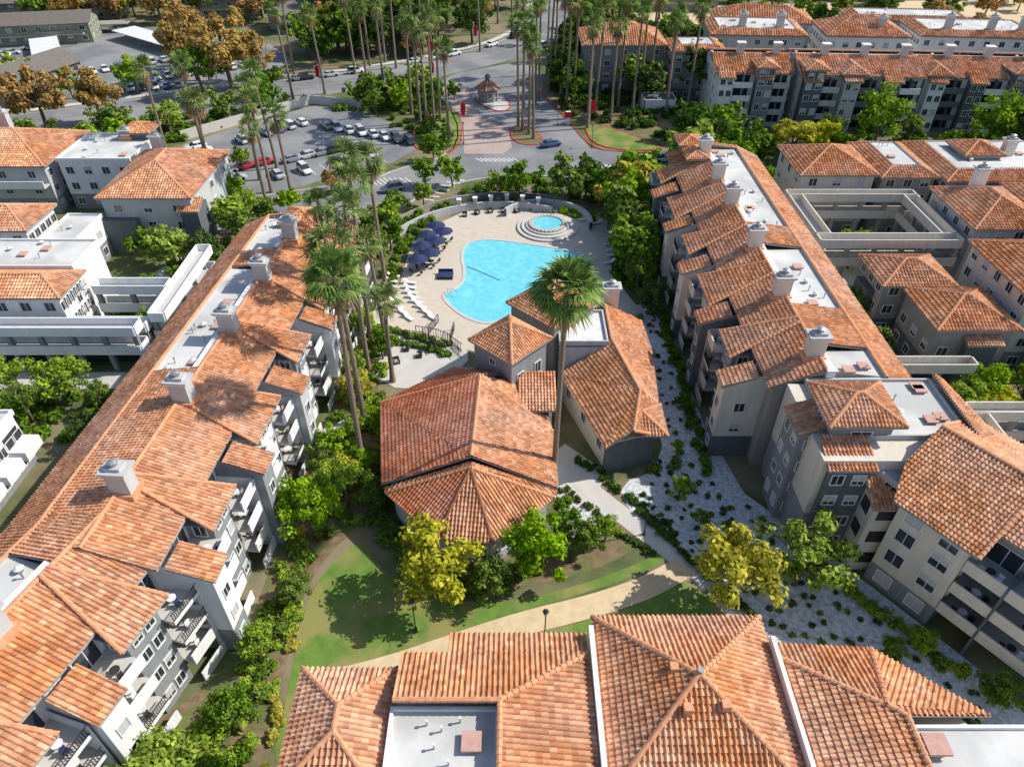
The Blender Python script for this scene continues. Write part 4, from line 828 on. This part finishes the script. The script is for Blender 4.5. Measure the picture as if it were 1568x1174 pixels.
T=[(-2.2,40.6,5.5,'lf_mid'),(-6.8,40.8,9.8,'lf_yel',1.12),(2.8,43.2,8.6,'lf_bright',.95),(7.5,45.8,5.0,'lf_mid',.9),(9.8,47.5,3.5,'lf_bright',.9),(5.5,47.8,6,'lf_mid',.8),(-10,42,4,'lf_mid'),
 (20.8,39.8,9,'lf_yel',1.15),(28,42,8.8,'lf_bright',1.15),(18.5,53,3.2,'lf_bright',1.1),(20,49,2.8,'lf_mid'),(23,46,2.4,'lf_mid'),(34,34,3,'lf_mid'),(19.5,60,2.2,'lf_bright'),
 (-20.8,48,8.5,'lf_bright',.85),(-18,52,7,'lf_bright',.85),(-21,40,3.8,'lf_mid'),(-22.5,34,5,'lf_bright',.8),(-26.2,22,8,'lf_bright',1.0),(-22.5,27.5,6.5,'lf_mid',.75),(-19,54.5,5,'lf_yel'),(-24.2,25,4.5,'lf_bright'),
 (-15,52,4,'lf_mid'),(-21,60,5,'lf_bright'),(-20,70,5,'lf_yel',1.1),(-16.5,63,4.5,'lf_bright'),(-21.5,74,5,'lf_bright'),(-21.5,56,5,'lf_mid'),(-18,79,5,'lf_mid'),(-22,84,6,'lf_bright'),(-17,57,4,'lf_bright'),
 (-17.6,137.5,6,'lf_mid'),(-12,136.5,6.5,'lf_bright'),(-21,122,6,'lf_mid'),(-22,116,6.5,'lf_bright'),(-21,110,6,'lf_mid'),(-17,127,5,'lf_bright'),(-23,104,7,'lf_mid'),
 (1,129.5,7.5,'lf_mid'),(11,129,9,'lf_mid',1.1),(14.5,132,8,'lf_dark'),(5,134,5,'lf_mid'),(-3,132,5,'lf_bright'),(18,128,8,'lf_mid',1.1),
 (20,106,9,'lf_bright',1.1),(21,101,9,'lf_mid',1.1),(21,113,10,'lf_mid',1.15),(21,119,10,'lf_bright',1.1),(22.5,125,10,'lf_yel',1.1),(19.8,96,7,'lf_mid'),(25,131,10,'lf_bright',1.1),(21,90,6,'lf_dark'),(26,119,8,'lf_mid'),(18,124,7,'lf_yel'),(22,109,8,'lf_mid'),(17.5,118,5,'lf_mid'),
 (38,146,13,'lf_dark',1.2),(43,151,12,'lf_mid',1.1),(36,138,12,'lf_bright',1.1),(33,132,9,'lf_bright'),(48,158,10,'lf_mid'),(44,137,10,'lf_mid',1.2),(40,162,9,'lf_dark'),
 (60,150,9,'lf_yel',1.3),(66,154,8,'lf_yel',1.3),(80,155,14,'lf_bright',1),(105,155,13,'lf_bright',1.1),(112,150,13,'lf_mid',1.2),(120,150,14,'lf_rust',1.2),(96,150,8,'lf_mid'),(90,160,7,'lf_mid'),(72,160,7,'lf_mid'),(52,150,8,'lf_mid',1.2),(100,142,8,'lf_mid',1.2),(112,140,9,'lf_mid',1.2),
 (-17,150,6,'lf_mid'),(-40,186,6,'lf_mid'),(-30,190,8,'lf_mid',1.2),(-24,195,8,'lf_bright',1.1),(-36,188,8,'lf_mid',1.2),(-20,186,7,'lf_mid'),(-28,183,7,'lf_bright'),(-15,190,5,'lf_mid'),(-34,180,6,'lf_mid',1.2),(-19,164,5,'lf_mid'),(-20,176,6,'lf_mid'),
 (-118,158,18,'lf_rust',1.1),(-108,165,16,'lf_rust',1.0),(-99,172,14,'lf_rust',1.0),(-124,170,17,'lf_rust',1.1),(-88,208,21,'lf_rust',1.0),(-76,200,20,'lf_rust',1.0),(-82,195,14,'lf_mid'),(-70,205,13,'lf_rust'),(-94,218,16,'lf_rust'),(-92,150,8,'lf_bright',1.2),(-84,154,8,'lf_bright',1.2),(-64,192,9,'lf_mid'),(-100,150,9,'lf_mid',1.2),(-90,160,9,'lf_mid',1.2),(-80,166,8,'lf_bright',1.2),(-70,175,8,'lf_mid',1.1),(-62,183,8,'lf_mid',1.1),
 (-57,145,5,'lf_bright'),(-60,119,7,'lf_mid'),(-53,128,6,'lf_bright'),(-36,134,5,'lf_rust'),(-62,141,6,'lf_bright'),(-49,122,6,'lf_bright'),(-50,116,7,'lf_bright',1.2),(-45,118,6,'lf_mid'),(-42,124,5,'lf_bright'),(-31,112,5,'lf_mid'),(-26,112,6,'lf_mid'),(-28,106,7,'lf_dark'),(-25,117,5,'lf_bright'),
 (-52,84,5,'lf_bright'),(-55,92,6,'lf_mid'),(-52,96,5,'lf_mid'),(-56,104,7,'lf_bright',1.2),(-50,104,7,'lf_dark'),(-47,112,7,'lf_mid'),(-62,106,6,'lf_mid'),
 (-57,70,7,'lf_bright',1.1),(-52,68,5,'lf_mid'),(-60,66,6,'lf_mid',1.1),(-51,62,5,'lf_dark'),(-64,71,6,'lf_bright'),
 (56,104,7,'lf_bright'),(50,88,6,'lf_mid'),(49,78,6,'lf_mid'),(56,66,6,'lf_bright',1.3),(60,67,5,'lf_yel',1.3),(48,66,5,'lf_mid'),(67,71,6,'lf_bright',1.2),(74,72,6,'lf_mid',1.2),(50,101,5,'lf_mid'),(60,70,6,'lf_bright',1.2),
 (41,30,4,'lf_mid'),(37,35,3,'lf_bright')]
for t in T: tree(*t)
def nostreet(x,y,d=12): return min((p[0]-x)**2+(p[1]-y)**2 for p in sl)>d*d
def wood(n,x0,x1,y0,y1,h0,h1,keys,w=1.1):
    for _ in range(n):
        x=R.uniform(x0,x1); y=R.uniform(y0,y1)
        if nostreet(x,y): tree(x,y,R.uniform(h0,h1),R.choice(keys),w)
wood(75,-70,40,236,335,9,17,['lf_dark','lf_mid','lf_mid','lf_rust'],1.1)
wood(35,10,52,186,245,7,12.5,['lf_dark','lf_mid'])
wood(46,-230,-80,268,335,8,15,['lf_mid','lf_rust','lf_bright','lf_rust'],1.1); wood(24,-240,-165,170,265,8,15,['lf_mid','lf_rust','lf_bright'],1.2)
wood(30,50,190,226,236,6,10,['lf_mid','lf_rust','lf_dark']); wood(44,60,240,256,330,6,11,['lf_mid','lf_dark','lf_rust'],1.2); wood(12,-70,-20,220,240,8,13,['lf_mid','lf_dark','lf_rust'])
wood(12,-160,-90,176,196,6,10,['lf_mid','lf_bright']); wood(12,-60,-20,228,262,9,15,['lf_dark','lf_mid'],1.2); wood(14,126,150,130,200,8,12,['lf_mid','lf_bright'])
cs=[];rs=[]
for _ in range(600):
    x=R.uniform(-600,700); y=R.uniform(335,900); s=R.uniform(4,8)
    if abs(x-22)<14: continue
    for k in range(5): cs.append((x+R.uniform(-s,s)*.6,y+R.uniform(-s,s)*.6,s*R.uniform(.5,1.3))); rs.append(s*.5)
mkobj('distant_trees',quads_mesh('distant_trees',leafcloud(cs,rs,20,1.3),['lf_mid','bark']))
def shrubs(name,pts,key,n=90,size=.17):
    cs=[];rs=[]
    for x,y,r in pts:
        for k in range(3): cs.append((x+R.uniform(-r,r)*.5,y+R.uniform(-r,r)*.5,r*R.uniform(.35,.75))); rs.append(r*.6)
    mkobj(name,quads_mesh(name,leafcloud(cs,rs,n,size),[key,'bark']))
def inpoly(x,y,P):
    c=False; n=len(P)
    for i in range(n):
        a=P[i]; b=P[(i+1)%n]
        if (a[1]>y)!=(b[1]>y) and x<(b[0]-a[0])*(y-a[1])/(b[1]-a[1])+a[0]: c=not c
    return c
def fill(P,n,r0,r1):
    xs=[p[0] for p in P]; ys=[p[1] for p in P]; o=[]
    while len(o)<n:
        x=R.uniform(min(xs),max(xs)); y=R.uniform(min(ys),max(ys))
        if inpoly(x,y,P): o.append((x,y,R.uniform(r0,r1)))
    return o
bedL=[(-23.5,42),(-20,44),(-16.5,50),(-15.5,60),(-17,72),(-19,84),(-23,90),(-22.5,60)]
shrubs('garden_shrubs',fill(bedL,60,.6,1.2),'lf_mid'); shrubs('garden_shrubs',fill(bedL,60,.5,1.1),'lf_bright'); shrubs('garden_shrubs',fill(bedL,24,.4,.8),'lf_yel')
shrubs('garden_shrubs',fill([(-24,30),(-21.5,28),(-21,42),(-24,42)],28,.5,1.0),'lf_mid'); shrubs('garden_shrubs',fill([(-30,15),(-23,15),(-21.5,28),(-25.5,29)],40,.5,1.1),'lf_mid'); shrubs('garden_shrubs',fill([(-24,28),(-20.5,26),(-20.4,46),(-23,46)],30,.4,.8),'lf_bright'); shrubs('garden_shrubs',fill([(-20.4,24),(-19.4,24),(-20,44),(-21,44)],14,.3,.6),'lf_yel')
shrubs('hedge_shrubs',fill([(-15,63),(-13.6,51),(-8,43.5),(-2,42.5),(5,48.5),(6,47),(-1,41),(-9,41.5),(-16,50)],70,.6,1.0),'lf_mid')
shrubs('path_shrubs',[(7.6+t*8+R.uniform(-.4,.4),58-t*9.5+1.6+R.uniform(-.4,.4),.55) for t in np.linspace(0,1.2,26)],'lf_dark',70,.13)
shrubs('path_shrubs',[(4.9+t*8+R.uniform(-.4,.4),55.5-t*8.5+R.uniform(-.4,.4),.45) for t in np.linspace(.1,1.2,22)],'lf_dark',60,.13)
shrubs('path_shrubs',[(14+t*9,51-t*13+R.uniform(-.3,.3),.6) for t in np.linspace(0,1,22)],'lf_dark',70,.13)
gp=[(17.8,90),(21.5,92),(22.5,57),(28.5,48.5),(36,38.5),(41,31),(42,20),(31,20),(27,33),(22,42),(18,45.5),(14.5,51.5),(14.5,56),(18.6,60)]
sp_=[];sq_=[]
for gx in np.arange(13,44,1.4):
    for gy in np.arange(20,92,1.6):
        x=gx+R.uniform(-.5,.5); y=gy+R.uniform(-.5,.5)
        if inpoly(x,y,gp) and R.random()<.85: (sp_ if R.random()<.6 else sq_).append((x,y,R.uniform(.18,.5)))
shrubs('gravel_bed_plants',sp_,'lf_dark',26,.14); shrubs('gravel_bed_plants',sq_,'lf_mid',26,.15)
shrubs('gravel_bed_shrubs',fill(gp,16,.6,1.1),'lf_mid')
shrubs('wall_shrubs',[(22.7+R.uniform(-.4,.4),y,R.uniform(.6,1.1)) for y in np.arange(57,92,1.0)],'lf_mid',80,.15)
shrubs('wall_shrubs',[(29.5+t*9+R.uniform(-.4,.4),45.6-t*11,R.uniform(.5,1.0)) for t in np.linspace(0,1.2,24)],'lf_bright',80,.15)
shrubs('pool_shrubs',fill([(16,101),(20,96),(21,88),(22,92),(21,122),(19.5,122),(18.5,112)],50,.5,1.1),'lf_mid'); shrubs('pool_shrubs',fill([(-20,124),(-22,118),(-21,98),(-19,98),(-18.5,112),(-16,119),(-10,126),(-14,130)],60,.6,1.2),'lf_mid')
shrubs('pool_shrubs',fill([(-10,130),(0,132.5),(12,131),(20,127),(28,133),(18,137),(0,140),(-10,136)],70,.7,1.3),'lf_mid'); shrubs('pool_shrubs',fill([(9,124),(15,121),(16,123),(11,127),(0,128),(0,126)],22,.5,.9),'lf_bright')
for q in range(2): shrubs('terrace_shrubs',[(-20+t*11+R.uniform(-.3,.3),86.5-q*2.2-t*4.5+R.uniform(-.3,.3),.6) for t in np.linspace(0,1,22)],'lf_mid')
shrubs('entry_shrubs',fill([(-45,183),(-22,182),(-19,186),(-22,200),(-40,195)],110,.8,1.7),'lf_mid',60,.27); shrubs('entry_shrubs',fill([(-30,172),(-19,160),(-14,156),(-14,172),(-20,182),(-28,181)],40,.5,1.2),'lf_mid',80,.22)
shrubs('entry_shrubs',fill([(10,205),(14,180),(36,162),(46,170),(44,195),(20,205)],130,.8,1.8),'lf_dark',60,.3)
shrubs('entry_shrubs',fill([(40,137),(62,132),(125,136),(125,165),(50,168),(42,155)],200,.9,2.0),'lf_mid',60,.33); shrubs('entry_shrubs',fill([(50,137),(62,134),(125,138),(125,160),(50,160)],70,.7,1.5),'lf_bright',60,.3)
shrubs('lot_shrubs',fill([(-95,150),(-76,162),(-52,190),(-58,194),(-100,168)],100,.8,1.7),'lf_mid',60,.3); shrubs('lot_shrubs',fill([(-60,128),(-47,131),(-30,139),(-30,136),(-46,128),(-60,122)],30,.6,1.2),'lf_bright',80,.22)
shrubs('lot_shrubs',fill([(-58,112),(-46,112),(-26,118),(-24,106),(-30,104),(-46,100)],50,.7,1.4),'lf_mid',80,.24)
shrubs('courtyard_shrubs',fill([(-60,82),(-50,82),(-50,108),(-58,110)],36,.8,1.6),'lf_mid',90,.24); shrubs('courtyard_shrubs',fill([(-70,62),(-48,62),(-48,70),(-68,70)],40,.8,1.6),'lf_mid',90,.24); shrubs('courtyard_shrubs',fill([(46,62),(64,64),(64,72),(50,92),(46,92)],50,.8,1.6),'lf_mid',90,.24)
# ------------------------------------------------------------------ banners and street lamps
def banner(x,y,h=6.5):
    b=Bld('banner_flag',(x,y)); b.cyl('pole','frame',0,0,.07,0,h,8)
    V=[];F=[]
    for i in range(7):
        z=h-.1-i*.48; w=1.15-.35*abs(i-2)/5; V+=[b.T((.06,.05*math.sin(i),z)),b.T((.06+w,.12*math.cos(i*1.3),z))]
    F=[(2*i,2*i+1,2*i+3,2*i+2) for i in range(6)]; b.add('flag','red',V,F); b.finish()
for p in [(-12,168.5),(18.5,170.5),(-64,184,7),(-52,197,7),(-24,222,7),(-12,240,7),(3,258,7),(-22,200,7)]: banner(*p)
def lamp(x,y):
    b=Bld('street_lamp',(x,y)); b.cyl('base','metal',0,0,.15,0,.5,8); b.cyl('pole','metal',0,0,.06,.5,4.2,8); b.cyl('lantern','frame',0,0,.16,4.2,4.7,8,.22); b.cyl('cap','metal',0,0,.3,4.7,4.95,8,.05); b.finish()
for p in [(3,35.9),(-9,36.9),(6,44.6),(14,48.2),(11,172),(-11,160),(18,158)]: lamp(*p)
b=Bld('entrance_sign',(13.5,173)); b.box('post','white',-.6,.6,-.3,.3,0,3); b.box('panel','red',-.9,.9,-.35,-.31,1.6,2.9); b.finish()
# ------------------------------------------------------------------ light, world, camera
el=math.radians(43); az=math.radians(12)
sv=Vector((math.cos(el)*math.cos(az),math.cos(el)*math.sin(az),math.sin(el)))
sl_=bpy.data.lights.new('sun','SUN'); sl_.energy=5.0; sl_.angle=math.radians(.53); sl_.color=(1,.95,.86)
so=bpy.data.objects.new('sun',sl_); COL.objects.link(so); so.rotation_euler=sv.to_track_quat('Z','Y').to_euler(); so.location=(100,30,100)
w=bpy.data.worlds.new('World'); SC.world=w; w.use_nodes=True; n=w.node_tree.nodes; sk=n.new('ShaderNodeTexSky'); sk.sky_type='NISHITA'; sk.sun_disc=False
sk.sun_elevation=el; sk.sun_rotation=math.radians(90)-az; w.node_tree.links.new(sk.outputs[0],n['Background'].inputs['Color']); n['Background'].inputs['Strength'].default_value=.15
SC.view_settings.view_transform='Standard'; SC.view_settings.look='None'; SC.view_settings.exposure=0
cd=bpy.data.cameras.new('camera'); cam=bpy.data.objects.new('camera',cd); COL.objects.link(cam); SC.camera=cam
cd.sensor_width=36; cd.lens=36*1086/1568; cd.clip_end=6000; cam.location=(0,0,60); cam.rotation_euler=(math.radians(90-39.2),0,0)
